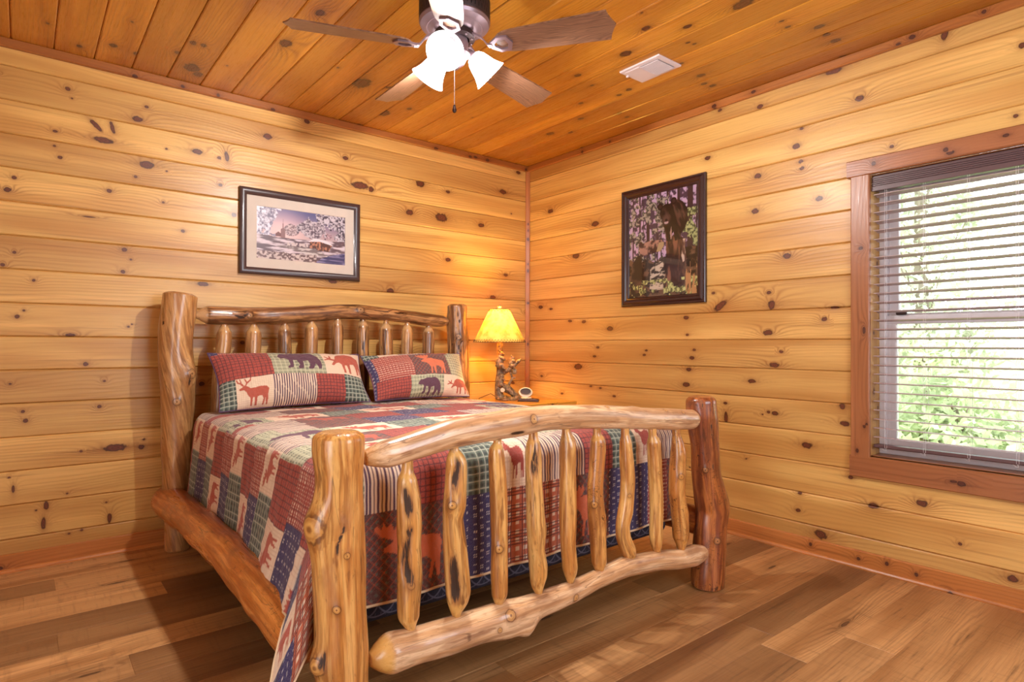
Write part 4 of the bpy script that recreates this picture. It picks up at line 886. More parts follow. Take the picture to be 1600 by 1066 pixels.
def paint(U, V, rects, k=1.0, default='red'):
    u = U.ravel(); v = V.ravel(); out = np.tile(C_[default], (len(u), 1)); seam = np.zeros(len(u))
    for r in rects:
        u0, u1, v0, v1, kind = r[:5]; an = r[5] if len(r) > 5 else None
        mk = (u >= u0) & (u < u1) & (v >= v0) & (v < v1)
        if mk.any():
            out[mk] = patch_color(kind, u[mk] - u0, v[mk] - v0, u1 - u0, v1 - v0, an, k)
            e = np.minimum(np.minimum(u[mk] - u0, u1 - u[mk]), np.minimum(v[mk] - v0, v1 - v[mk])); seam[mk] = np.exp(-(e / .004) ** 2)
    return out, seam
AB = (.1, .12, .8, .76)
def A_(n, col): return (n, col, AB)
R0 = .06
X0, X1, Y0, Y1 = -2.35, -.86, -1.94, -.27
QZ = .700
uL, uR, vB, vT = -.42, (X1 - X0) + .42, -.435, Y1 - Y0      # u along +x from X0; v along +y from Y0 (foot edge)
rects = []
# foot drop, lower row
W_ = X1 - X0
low = [(-.42, -.25, 'navy'), (-.25, -.10, 'redgrid'), (-.10, .06, 'plaid'), (.03, .33, 'brown', A_('moose', 'orange')), (.33, .50, 'navy'), (.50, .80, 'plaid'), (.80, 1.06, 'brown', A_('moose', 'orange')), (1.06, 1.30, 'navy'), (1.30, 1.42, 'reddot'), (1.42, 1.95, 'brown')]
for a in low: rects.append((a[0], a[1], -.44, -.175, a[2]) + tuple(a[3:]))
up = [(-.42, -.27, 'redgrid'), (-.27, -.12, 'green'), (-.12, .02, 'redgrid'), (.02, .17, 'stripe'), (.17, .34, 'redgrid'), (.34, .53, 'green'), (.53, .64, 'cream', A_('deer', 'red')), (.64, .92, 'stripe'), (.92, 1.08, 'redgrid'), (1.08, 1.22, 'green'), (1.22, 1.34, 'cream', A_('deer', 'red')), (1.34, 1.5, 'stripe'), (1.5, 1.95, 'redgrid')]
for a in up: rects.append((a[0], a[1], -.175, .06, a[2]) + tuple(a[3:]))
rowA = [(-.07, .10, 'redgrid'), (.10, .38, 'cream', A_('moose', 'rust')), (.38, .62, 'redgrid'), (.62, .92, 'sage', A_('bear', 'plum')), (.92, 1.12, 'cream', A_('graze', 'rust')), (1.12, 1.34, 'redgrid'), (1.34, 1.6, 'green')]
rowB = [(-.07, .08, 'stripeh'), (.08, .32, 'brown', A_('moose', 'rust')), (.32, .55, 'redgrid'), (.55, .78, 'navy'), (.78, 1.06, 'redgrid'), (1.06, 1.3, 'sage', A_('bear', 'plum')), (1.3, 1.6, 'cream')]
rowC = [(-.07, .22, 'sage', A_('bear', 'plum')), (.22, .46, 'cream', A_('moose', 'rust')), (.46, .66, 'green'), (.66, .92, 'cream', A_('moose', 'rust')), (.92, 1.14, 'green'), (1.14, 1.38, 'redgrid'), (1.38, 1.6, 'navy')]
rowD = [(-.07, .18, 'stripeh'), (.18, .44, 'brown'), (.44, .66, 'navy'), (.66, .92, 'redgrid'), (.92, 1.16, 'stripe'), (1.16, 1.6, 'cream', A_('deer', 'rust'))]
yy = .06; order = [rowA, rowB, rowC, rowD, rowB, rowC, rowD, rowA, rowC]; hs = [.22, .18, .20, .16, .20, .18, .2, .18, .2]
for i, (row, hh) in enumerate(zip(order, hs)):
    for a in row:
        sft = (.0, .0, .0, .0, .11, -.09, .07, .13, 0)[i]
        rects.append((a[0] + sft, a[1] + sft, yy, yy + hh, a[2]) + tuple(a[3:]))
    yy += hh
# left flap: strips along the bed, each a column of patches
strips = [(-.175, .05, 'redgrid'), (.05, .20, 'reddot'), (.20, .40, 'redgrid'), (.40, .54, 'cream'), (.54, .66, 'reddot'), (.66, .80, 'redgrid'), (.80, .95, 'cream'), (.95, 1.10, 'reddot'), (1.10, 1.24, 'redgrid'), (1.24, 1.38, 'cream'), (1.38, 1.50, 'reddot'), (1.50, 1.64, 'cream')]
vv0 = -.175
anim_s = ['moose', 'bear', 'deer']
for i, (a, b, kd) in enumerate(strips):
    if kd == 'cream':
        rects += [(-.20, -.03, a, b, 'cream', A_(anim_s[i % 3], 'rust')), (-.44, -.20, a, b, 'green')]
    elif kd == 'redgrid':
        rects += [(-.26, -.05, a, b, 'redgrid'), (-.44, -.26, a, b, 'cream', A_('moose', 'rust'))]
    else:
        rects += [(-.23, -.06, a, b, 'reddot'), (-.44, -.23, a, b, 'navy')]
    if kd == 'cream': rects += [(-.05, .07, a - .03, b + .02, 'stripeh')]
    if kd == 'redgrid': rects += [(-.07, .03, a, b, 'sage')]
# corner square at the foot, left
rects += [(-.44, -.28, -.44, -.30, 'navy'), (-.28, -.12, -.44, -.30, 'plaid'), (-.12, .0, -.44, -.30, 'redgrid'), (-.44, -.30, -.30, -.15, 'cream', A_('moose', 'rust')), (-.30, -.10, -.30, -.15, 'plaid'), (-.10, 0, -.30, -.15, 'redgrid'),
          (-.44, -.30, -.15, 0, 'navy'), (-.30, -.12, -.15, 0, 'redgrid'), (-.12, 0, -.15, 0, 'reddot')]

step = .0036
us = np.linspace(uL, uR, int((uR - uL) / step)); vs = np.linspace(vB, vT, int((vT - vB) / step))
U_, V_ = np.meshgrid(us, vs, indexing='ij')
tu = np.where(U_ < 0, -U_, np.where(U_ > W_, U_ - W_, 0)); tv = np.where(V_ < 0, -V_, 0)
sideL = U_ < W_ / 2
rho = np.hypot(tu, tv); phi = np.degrees(np.arctan2(tv, np.maximum(tu, 1e-9)))
arc = R0 * math.pi / 2
ax_ = np.clip(U_, 0, W_) + X0; ay_ = np.clip(V_, 0, None) + Y0
hor = np.where(rho < arc, R0 * np.sin(np.minimum(rho, arc) / R0), R0)
drop = np.where(rho < arc, R0 - R0 * np.cos(np.minimum(rho, arc) / R0), R0 + rho - arc)
fr_ = np.clip((rho - arc) / .5, 0, 1.2)
# direction of the horizontal run and flare
dirx = np.where(rho > 0, tu / np.maximum(rho, 1e-9), 0) * np.where(sideL, -1, 1); diry = -np.where(rho > 0, tv / np.maximum(rho, 1e-9), 0)
PX = ax_ + dirx * hor; PY = ay_ + diry * hor; PZ = QZ - drop
# side flaps flare outwards over the rail near the foot
only_side = (tv == 0) & (tu > 0)
near = sstep(-1.05, -1.92, ay_)
flare = fr_ * (.05 + .11 * near)
PX = np.where(only_side, PX + dirx * flare, PX)
# corner square folds out to a point beside the post and back behind it
ph = [0, 14, 28, 44, 58, 72, 84, 90]
cx = [X0 - R0 - .16, -2.60, -2.635, -2.645, -2.59, -2.50, -2.41, -2.35]; cy = [-1.94, -2.00, -2.09, -2.165, -2.14, -2.035, -2.004, -2.0]
tx = np.interp(phi, ph, cx); ty = np.interp(phi, ph, cy)
corner_ = (tu > 0) & (tv > 0)
sx0 = ax_ + dirx * hor; sy0 = ay_ + diry * hor
kx = X0 - (np.minimum(.0, 0)); 
cornL = corner_ & sideL
PX = np.where(cornL, sx0 + (tx - (X0 + np.interp(phi, [0, 90], [-R0, 0]))) * fr_, PX)
PY = np.where(cornL, sy0 + (ty - (Y0 - np.interp(phi, [0, 90], [0, R0]))) * fr_, PY)
# soft folds and puckers
top = rho == 0
wr = (fbm(U_ * 7, V_ * 7, seed=5, o=3) - .5)
PZ = PZ + np.where(rho < arc, .010 * wr, 0) + .0030 * (vnoise(U_ * 42, V_ * 42, seed=9) - .5) * (rho < arc * 1.3)
crown = np.sin(np.pi * np.clip((ax_ - X0) / W_, 0, 1)) ** .5 * np.sin(np.pi * np.clip((ay_ - Y0) / (Y1 - Y0) * .92 + .08, 0, 1)) ** .5
PZ = PZ + .022 * crown * sstep(arc, 0, rho)
fold = np.sin(U_ * 23 + 3 * vnoise(U_ * 3, 0, seed=2)) * .006 * sstep(.05, .35, tv)
PY = np.where((tv > 0) & ~cornL, PY + fold - .004 + .004 * (vnoise(U_ * 38, V_ * 38, seed=8) - .5), PY)
fold2 = np.sin(V_ * 19 + 4 * vnoise(0, V_ * 3, seed=3)) * .006 * sstep(.08, .35, tu)
PX = np.where((tu > 0) & (tv == 0), PX + dirx * (fold2 + .004 * (vnoise(U_ * 38, V_ * 38, seed=7) - .5)), PX)
wx = .022 * (vnoise(U_ * 2.1, V_ * 2.6, seed=21) - .5); wy = .022 * (vnoise(U_ * 2.1, V_ * 2.6, seed=22) - .5)
colr, seam = paint(U_ + wx * (rho == 0), V_ + wy * (rho == 0), rects)
nu_, nv_ = U_.shape; idx = np.arange(nu_ * nv_).reshape(nu_, nv_)
q = np.stack([idx[:-1, :-1], idx[1:, :-1], idx[1:, 1:], idx[:-1, 1:]], -1).reshape(-1, 4)
M['quilt'] = vcol_mat('quilted_cotton', .85, .15, .25, weave=.55)
QP = np.stack([PX, PY, PZ], -1)
quilt = obj('patchwork_quilt', QP.reshape(-1, 3), q, M['quilt'], None, (-1.6, -1.1, .7), color=colr, point=None)
tag(quilt, 'patchwork wildlife quilt in red, cream, green and navy draped over the log bed', 'quilt')
# binding along the hem
M['binding'] = plain('cream_binding', (222, 196, 160), .85)
edge = np.concatenate([QP[0, ::-6], QP[::6, 0]]); sel = edge
mb = MB(); mb.tube(list(sel + np.array((0, 0, -.002))), .0045, 6)
mb.build('hem_binding', M['binding'], quilt)

# ------------------------------------------------------------------ pillows
def pillow(name, bl, br, tl, tr, thick, rects, label, seed, w=.80, h=.36, sag=.02):
    bl, br, tl, tr = [np.array(p, float) for p in (bl, br, tl, tr)]
    nu, nv = 400, 180
    s = np.linspace(0, 1, nu); t_ = np.linspace(0, 1, nv); S, T_ = np.meshgrid(s, t_, indexing='ij')
    # pinch the outline between the corners
    base = (1 - S)[..., None] * ((1 - T_)[..., None] * bl + T_[..., None] * tl) + S[..., None] * ((1 - T_)[..., None] * br + T_[..., None] * tr)
    cen = base[nu // 2, nv // 2]
    ux = (br - bl) / np.linalg.norm(br - bl); vz = (tl - bl) / np.linalg.norm(tl - bl); nrm = np.cross(ux, vz); nrm /= np.linalg.norm(nrm)
    pin = .022 * np.sin(np.pi * T_) * (np.exp(-S * 14) - np.exp(-(1 - S) * 14)); pin2 = .012 * np.sin(np.pi * S) * (np.exp(-T_ * 9) - np.exp(-(1 - T_) * 9))
    base = base + pin[..., None] * ux + pin2[..., None] * vz
    prof = (np.clip(4 * S * (1 - S), 0, 1) ** .62) * (np.clip(4 * T_ * (1 - T_), 0, 1) ** .55)
    wr = (fbm(S * 9, T_ * 5, seed=seed, o=3) - .5) * .018 * prof ** .4
    crease = .006 * (vnoise(S * 60, T_ * 9, seed=seed + 4) - .5) * (np.exp(-T_ * 7) + np.exp(-(1 - T_) * 7)) * prof ** .3
    front = base + (thick * .62 * prof + wr + crease + .002 * (vnoise(S * 70, T_ * 34, seed=seed) - .5))[..., None] * nrm
    back = base - (thick * .38 * prof)[..., None] * nrm
    cf, _ = paint(S * w + .008 * (vnoise(S * 3, T_ * 3, seed=seed) - .5), T_ * h, rects, 1.0)
    n = nu * nv; idx = np.arange(n).reshape(nu, nv)
    qf = np.stack([idx[:-1, :-1], idx[1:, :-1], idx[1:, 1:], idx[:-1, 1:]], -1).reshape(-1, 4); qb = qf[:, ::-1] + n
    V = np.concatenate([front.reshape(-1, 3), back.reshape(-1, 3)])
    o = obj(name, V, np.concatenate([qf, qb]), M['quilt'], None, (bl + br) / 2, color=np.concatenate([cf, cf * 0 + C_['plum']]))
    tag(o, label, 'pillow', 'patchwork pillow shams against the headboard')
    rim = np.concatenate([base[:, 0][::3], base[-1][::3], base[::-1, -1][::3], base[0][::-1][::3]])
    mb = MB(); mb.tube(list(rim) + [rim[0]], .0032, 6, cap=False); mb.build('piping', M['piping'], o)
    return o
M['piping'] = plain('plum_piping', (92, 62, 92), .8)
def rp(L, w, h): return [(a * w, b * w, c * h, d * h, k) + tuple(x) for a, b, c, d, k, *x in L]
P1 = rp([(0, 1, .9, 1, 'brown'), (0, .05, .8, 1, 'navy'), (.05, .32, .9, 1, 'reddot'), (.32, .84, .93, 1, 'brown'), (.84, .97, .95, 1, 'navy'),
         (0, .33, .42, .93, 'redgrid'), (.33, .68, .42, .95, 'sage', ('bear', 'plum', (.12, .12, .82, .86))), (.68, 1, .42, .97, 'cream', ('graze', 'rust', (.0, .05, .98, .95))),
         (0, .10, 0, .42, 'green'), (.10, .32, 0, .42, 'cream', ('deer', 'rust', (.02, .02, .9, 1.0))), (.32, .60, 0, .42, 'stripe'), (.60, .81, 0, .42, 'redgrid'), (.81, 1.01, 0, .42, 'green')], .80, .36)
pillow('pillow', (-2.335, -.44, .715), (-1.545, -.44, .722), (-2.345, -.235, .998), (-1.525, -.235, .985), .17, P1, 'left pillow in patchwork sham with a large plum bear, leaning on the log headboard', 3)
P2 = rp([(0, .06, 0, 1, 'navy'), (.0, .13, .86, 1, 'green'), (.13, .3, .86, 1, 'cream'), (.3, .56, .86, 1, 'stripe'), (.56, .8, .86, 1, 'redgrid'), (.8, 1.01, .86, 1, 'sage'),
         (.05, .38, .33, .86, 'reddot'), (.38, .76, .33, .86, 'brown', ('moose', 'orange', (.14, .02, .76, .90))), (.76, 1.01, .33, .86, 'sage'),
         (0.02, .33, 0, .33, 'redgrid'), (.33, .68, 0, .33, 'sage', ('bear', 'plum', (.18, -.02, .72, .9))), (.68, 1.01, 0, .33, 'cream', ('graze', 'rust', (.1, .05, .85, .9)))], .80, .36)
pillow('pillow', (-1.515, -.44, .722), (-.855, -.43, .715), (-1.512, -.235, .975), (-.80, -.235, .985), .17, P2, 'right pillow in patchwork sham with an orange moose, beside the table lamp', 8)

# ------------------------------------------------------------------ nightstand
ns_ = thing('nightstand', 'low pine log nightstand in the corner between the bed and the window wall', 'nightstand', (-.41, -.45, 0))
nx0, nx1, ny0, ny1, nz = -.655, -.165, -.705, -.20, .668
tb = boards('top', ((0, 0, nz), (1, 0, 0), (0, 1, 0), (0, 0, 1)), nx0, nx1, [ny0, ny0 + .17, ny0 + .34, ny1], M['ceiling'], [], parent=ns_, bevel=.002, dep=.001, seed=71)
stick('top_edge', (nx0, ny0, nz - .026), (nx1, ny0, nz - .026), (0, 0, 1), (0, -1, 0), .0255, .003, M['ceiling'], ns_, seed=3)
stick('top_edge', (nx0, ny1, nz - .026), (nx0, ny0, nz - .026), (0, 0, 1), (-1, 0, 0), .0255, .003, M['ceiling'], ns_, seed=4)
stick('top_edge', (nx1, ny0, nz - .026), (nx1, ny1, nz - .026), (0, 0, 1), (1, 0, 0), .0255, .003, M['ceiling'], ns_, seed=5)
MB().box(nx0 + .03, nx1 - .03, ny0 + .03, ny1 - .02, nz - .19, nz - .001, .004).build('drawer_case', M['ticking'] if False else M['oak'] if 'oak' in M else plain('pine_panel', (206, 150, 84), .4), ns_, smooth=False)
dr = MB().box(nx0 + .06, nx1 - .06, ny0 + .014, ny0 + .03, nz - .175, nz - .04, .004).build('drawer', bpy.data.materials['pine_panel'], ns_, smooth=False)
MB().lathe([(0, 0), (.006, 0), (.007, .012), (.015, .018), (.014, .028), (0, .031)], ((nx0 + nx1) / 2, ny0 + .014, nz - .11), 20, (0, -1, 0)).build('knob', M['bronze'], dr)
for sx_ in (nx0 + .045, nx1 - .045):
    for sy_ in (ny0 + .045, ny1 - .045):
        log('leg', [(sx_, sy_, nz - .022, .03), (sx_, sy_, nz - .2, .032), (sx_ + .004, sy_, nz - .4, .031), (sx_, sy_, 0, .03)], M['log_gold'], ns_, nseg=18, ds=.02)
MB().box(nx0 + .05, nx1 - .05, ny0 + .05, ny1 - .05, .16, .18, .004).build('shelf', bpy.data.materials['pine_panel'], ns_, smooth=False)

# ------------------------------------------------------------------ table lamp with bear figures
LX, LY = -.49, -.335
lamp = thing('table_lamp', 'table lamp with climbing bear figures on a tree trunk and a glowing laced shade', 'lamp', (LX, LY, nz))
ta = NT('bear_resin'); tcc = ta.n('ShaderNodeTexCoord').outputs['Object']
nb = ta.noise(tcc, 60, 4, .6)
M['resin'] = ta.bsdf(ta.mix(ta.mapr(nb, .35, .7), s2l(104, 76, 50), s2l(168, 134, 96)), .5, normal=ta.bump(ta.noise(tcc, 240, 3), .7, .003), coat=.15)
ta = NT('trunk_resin'); tcc = ta.n('ShaderNodeTexCoord').outputs['Object']
nb = ta.noise(tcc, 45, 4, .7)
M['resin2'] = ta.bsdf(ta.mix(ta.mapr(nb, .35, .7), s2l(78, 56, 34), s2l(168, 134, 92)), .55, normal=ta.bump(ta.noise(tcc, 120, 4), 1, .006), coat=.1)
def blob(name, mb, mat, parent, voxel=.003, smooth=3):
    """fuse overlapping shapes into one continuous skin"""
    me = bpy.data.meshes.new('t'); me.from_pydata(mb.V, [], mb.F); me.update()
    o = bpy.data.objects.new('t', me); COL.objects.link(o)
    r = o.modifiers.new('r', 'REMESH'); r.mode = 'VOXEL'; r.voxel_size = voxel; r.use_smooth_shade = True
    s = o.modifiers.new('s', 'SMOOTH'); s.iterations = smooth; s.factor = .6
    dg = bpy.context.evaluated_depsgraph_get(); ev = o.evaluated_get(dg); m2 = bpy.data.meshes.new_from_object(ev)
    V = [tuple(v.co) for v in m2.vertices]; F = [tuple(p.vertices) for p in m2.polygons]
    bpy.data.objects.remove(o); bpy.data.meshes.remove(m2)
    return obj(name, V, F, mat, parent)
# right/up axes of the figure side that faces the bed foot; X runs towards the window wall
def W3(a, b, c=0): return (LX + a * .776 + c * .63, LY - a * .63 + c * .776, nz + b)
tk = MB()
tk.tube([W3(-.035, .01), W3(-.045, .06), W3(-.046, .12), W3(-.036, .18, .01), W3(-.036, .25, .01), W3(-.036, .32, .01), W3(-.036, .40, .01)], [.034, .027, .023, .025, .024, .020, .021], 14)
tk.tube([W3(-.03, .175, .01), W3(.02, .205, 0), W3(.06, .235, -.005), W3(.100, .272, 0)], [.021, .0175, .0155, .012], 12)
tk.tube([W3(.085, .258, 0), W3(.115, .285, 0)], [.007, .004], 8)
tk.tube([W3(.035, .21, .01), W3(.042, .17, .01), W3(.05, .145, .012), W3(.03, .11, .01), W3(.02, .07)], [.01, .008, .009, .009, .012], 10)
tk.tube([W3(.05, .145, .012), W3(.075, .152, .01)], [.008, .005], 8)
tk.tube([W3(-.02, .09, 0), W3(.03, .065, -.01), W3(.075, .03, -.01), W3(.10, .01, -.01)], [.03, .027, .02, .012], 12)
for i in range(9):
    a = i * .7; tk.ball(W3(.03 + .05 * math.cos(a), .012, .045 * math.sin(a)), (.018, .018, .014))
tk.ball(W3(.095, .012, .0), (.02, .015, .013)); tk.ball(W3(.075, .018, -.03), (.016, .016, .014))
blob('tree_trunk', tk, M['resin2'], lamp, .0032, 2)
MB().lathe([(0, 0), (.083, 0), (.086, .006), (.08, .013), (.05, .018), (0, .02)], W3(.025, 0), 36).build('base', M['resin2'], lamp)
def bear(o, sc, f, up=(0, 1), pose='climb'):
    """small seated / climbing bear: o = local position, f = facing along the local x axis (+1 / -1)"""
    m = MB(); P = lambda a, b, c=0: W3(o[0] + f * a * sc, o[1] + b * sc, o[2] + c * sc)
    B = lambda a, b, c, r: m.ball(P(a, b, c), tuple(k * sc for k in (r if hasattr(r, '__len__') else (r, r, r))), 16, 12)
    if pose == 'climb':
        B(0, .0, 0, (.036, .036, .044)); B(.004, -.03, 0, (.037, .037, .032)); B(.004, .038, 0, (.027, .027, .028)); B(.014, .066, 0, (.026, .024, .024))
        B(.038, .060, 0, (.016, .012, .011)); B(.050, .060, 0, .005)
        for c in (-.02, .02): B(.004, .090, c, .009)
        for c in (-.028, .028):
            m.tube([P(.01, .035, c), P(.038, .030, c * 1.0), P(.052, .018, c * .7)], [.015 * sc, .013 * sc, .011 * sc], 10); B(.052, .018, c * .7, .012)
            m.tube([P(.0, -.03, c), P(.034, -.028, c * 1.15), P(.040, -.052, c)], [.020 * sc, .018 * sc, .013 * sc], 10); B(.046, -.056, c, (.016, .012, .009))
        B(-.036, -.035, 0, .009)
    else:
        B(0, 0, 0, (.05, .032, .034)); B(-.035, .002, 0, (.03, .03, .033)); B(.03, .012, 0, (.03, .027, .03)); B(.062, .036, 0, (.025, .023, .023)); B(.085, .028, 0, (.015, .011, .010))
        for c in (-.017, .017): B(.056, .058, c, .008)
        for c in (-.02, .02):
            m.tube([P(.035, -.0, c), P(.045, -.03, c), P(.05, -.045, c)], [.015 * sc, .012 * sc, .011 * sc], 10)
            m.tube([P(-.035, -.005, c), P(-.04, -.03, c), P(-.033, -.045, c)], [.018 * sc, .014 * sc, .012 * sc], 10)
        B(-.062, .01, 0, .008)
    return m
blob('bear_figure', bear((-.038, .262, -.030), .80, .8), M['resin'], lamp, .0026, 2)
blob('bear_figure', bear((.042, .252, -.014), .56, .9, pose='climb'), M['resin'], lamp, .0026, 2)
blob('bear_figure', bear((-.030, .122, -.026), .64, .8), M['resin'], lamp, .0026, 2)
bv = MB(); bv.lathe([(0, .026), (.007, .026), (.015, .019), (.018, .008), (.017, -.004), (.012, -.012), (0, -.014)], W3(.066, .188, -.008), 20); bv.tube([W3(.066, .210, -.008), W3(.064, .236, -.004)], .004, 6)
bv.build('beehive', M['resin'], lamp)
wd = MB(); wd.lathe([(.0, 0), (.015, 0), (.0155, .004), (.013, .006), (0, .0055)], W3(-.016, .068, -.040), 18, (-.63, -.776, .1)); wd.build('cut_branch', M['binding'], lamp)
# stem, bulb, shade
MB().tube([W3(-.038, .395, .01), W3(-.04, .44, .01)], [.013, .013], 12).build('socket', M['bronze'], lamp)
SZ0, SZ1, SR0, SR1 = nz + .395, nz + .622, .180, .068
sc_ = W3(-.04, 0, .01); SCX, SCY = sc_[0], sc_[1]
tsd = NT('parchment_shade'); tcc = tsd.n('ShaderNodeTexCoord').outputs['Object']
cc = tsd.mix(tsd.mapr(tsd.noise(tcc, 16, 4, .6), .35, .7), s2l(236, 196, 112), s2l(206, 146, 66))
d1 = tsd.n('ShaderNodeBsdfDiffuse'); t1 = tsd.n('ShaderNodeBsdfTranslucent'); mx = tsd.n('ShaderNodeMixShader'); mx.inputs[0].default_value = .17
tsd.put(d1.inputs[0], cc); tsd.put(t1.inputs[0], cc)
tsd.t.links.new(d1.outputs[0], mx.inputs[1]); tsd.t.links.new(t1.outputs[0], mx.inputs[2]); tsd.t.links.new(mx.outputs[0], tsd.out.inputs[0]); M['shade'] = tsd.m
sh_ = MB().lathe([(SR0, 0), (SR0 * .75 + SR1 * .25, (SZ1 - SZ0) * .25), (SR0 * .5 + SR1 * .5, (SZ1 - SZ0) * .5), (SR1, SZ1 - SZ0)], (SCX, SCY, SZ0), 64).build('lamp_shade', M['shade'], lamp)
M['lace'] = plain('brown_leather_lace', (84, 54, 30), .7)
lc_ = MB(); lt_ = MB(); nl = 54
def shp(a, z, o=.0015):
    r = SR0 + (SR1 - SR0) * z / (SZ1 - SZ0) + o; return (SCX + r * math.cos(a), SCY + r * math.sin(a), SZ0 + z)
for i in range(nl):
    a = 2 * math.pi * i / nl; b = a + 2 * math.pi / nl
    lc_.tube([shp(a, -.001), shp((a * .75 + b * .25), .0085, .003), shp((a + b) / 2, .018)], .0015, 5); lc_.tube([shp((a + b) / 2, .018), shp(b, -.001)], .0012, 5)
n2 = 20
for i in range(n2):
    a = 2 * math.pi * i / n2; b = a + 2 * math.pi / n2
    lt_.tube([shp(a, SZ1 - SZ0 + .001), shp((a + b) / 2, SZ1 - SZ0 - .016, .003)], .0015, 5); lt_.tube([shp((a + b) / 2, SZ1 - SZ0 - .016), shp(b, SZ1 - SZ0 + .001)], .0012, 5)
for zz in (0, SZ1 - SZ0): [lc_, lt_][zz > 0].tube([shp(2 * math.pi * k / 48, zz) for k in range(49)], .002, 6)
lc_.build('lacing', M['lace'], sh_); lt_.build('lacing', M['lace'], sh_)
hp = MB()
for s in (1, -1): hp.tube([(SCX, SCY, nz + .43), (SCX + s * .038, SCY, nz + .46), (SCX + s * .045, SCY, nz + .52), (SCX + s * .03, SCY, nz + .59), (SCX, SCY, SZ1 + .003)], .0016, 6)
for k in range(3):
    a = k * 2.094; hp.tube([(SCX, SCY, SZ1 - .002), (SCX + SR1 * math.cos(a), SCY + SR1 * math.sin(a), SZ1 - .003)], .0014, 5)
hp.build('harp', M['bronze'], lamp)
MB().lathe([(0, 0), (.007, 0), (.006, .005), (.012, .010), (.014, .018), (.010, .026), (0, .029)], (SCX, SCY, SZ1 + .003), 18).build('finial', M['resin'], lamp)
tb_ = NT('warm_bulb'); M['bulb'] = tb_.bsdf((1, .8, .5), .4, emit=(1, .62, .26), estr=22)
MB().lathe([(0, -.03), (.012, -.028), (.014, -.01), (.028, .02), (.03, .035), (.022, .056), (0, .064)], (SCX, SCY, nz + .465), 18).build('bulb', M['bulb'], lamp)
pl = bpy.data.lights.new('lamp_glow', 'POINT'); pl.energy = LAMP_W; pl.color = (1, .63, .11); pl.shadow_soft_size = .03
po = bpy.data.objects.new('lamp_glow', pl); COL.objects.link(po); po.parent = lamp; po.location = (SCX - LX, SCY - LY, .555)
cd = MB(); cd.tube([W3(-.05, .008, .03), W3(-.10, .035, .06), W3(-.14, .018, .09), (-.60, -.185, nz + .004), (-.61, -.175, nz - .03)], .0025, 8)
cd.build('power_cord', M['lace'], lamp)

# ------------------------------------------------------------------ clock and remote control on the nightstand
M['cream_plastic'] = plain('cream_plastic', (226, 206, 176), .4); M['dark_plastic'] = plain('dark_brown_plastic', (70, 44, 30), .4)
ck_ = thing('alarm_clock', 'small cream oval alarm clock with a dark face beside the bear lamp', 'clock', (-.315, -.345, nz))
cx_, cy_ = -.318, -.352
fx = np.array((-.63, -.776, .18)); fx /= np.linalg.norm(fx)
def oval(rx, rz, d0, d1, n=40, zc=.042):
    rt = np.array((.776, -.63, 0)); up = np.cross(rt, fx) * -1; up = up if up[2] > 0 else -up
    V = []; F = []
    prof = [(.0, d0), (.8, d0), (.96, d0 + .006), (1, d0 + .016), (1, d1 - .008), (.95, d1), (.0, d1)]
    for s, d in prof:
        for k in range(n):
            a = 2 * math.pi * k / n; V.append(np.array((cx_, cy_, nz + zc)) + rt * rx * s * math.cos(a) + up * rz * s * math.sin(a) + fx * d)
    for i in range(len(prof) - 1):
        for k in range(n): F.append((i * n + k, i * n + (k + 1) % n, (i + 1) * n + (k + 1) % n, (i + 1) * n + k))
    return V, F
V, F = oval(.050, .036, -.03, .010); obj('body', V, F, M['cream_plastic'], ck_, sharp=50)
V, F = oval(.037, .021, .006, .013, zc=.048); obj('face', V, F, M['dark_plastic'], ck_, sharp=50)
MB().lathe([(0, 0), (.042, 0), (.044, .004), (.04, .009), (0, .012)], (cx_, cy_, nz), 28).build('foot', M['cream_plastic'], ck_)
rm = MB()
a0 = np.array((-.50, -.49)); a1 = np.array((-.415, -.60))
dd = (a1 - a0) / np.linalg.norm(a1 - a0); nn = np.array((-dd[1], dd[0])) * .024
loop_ = [a0 - nn * .8, a0 - nn - dd * -.01, a1 - nn - dd * .01, a1 - nn * .8, a1 + nn * .8, a1 + nn - dd * .01, a0 + nn + dd * .01, a0 + nn * .8]
V = [(p[0], p[1], nz + .0015) for p in loop_] + [(p[0], p[1], nz + .014) for p in loop_] + [(p[0] * .94 + (a0 + a1)[0] / 2 * .06, p[1] * .94 + (a0 + a1)[1] / 2 * .06, nz + .018) for p in loop_]
F = [tuple(range(8))[::-1], tuple(range(16, 24))] + [(i, (i + 1) % 8, 8 + (i + 1) % 8, 8 + i) for i in range(8)] + [(8 + i, 8 + (i + 1) % 8, 16 + (i + 1) % 8, 16 + i) for i in range(8)]
rc = obj('remote_control', V, F, M['dark_plastic'], None, (-.46, -.545, nz), smooth=False); tag(rc, 'dark flat remote control lying on the nightstand in front of the clock', 'remote control')
bt = MB()
for i in range(6):
    for j in (-1, 0, 1):
        p = a0 + (a1 - a0) * (.15 + .14 * i) + nn * .5 * j; bt.box(p[0] - .003, p[0] + .003, p[1] - .003, p[1] + .003, nz + .0178, nz + .0195)
bt.build('buttons', M['bronze'], rc, smooth=False)

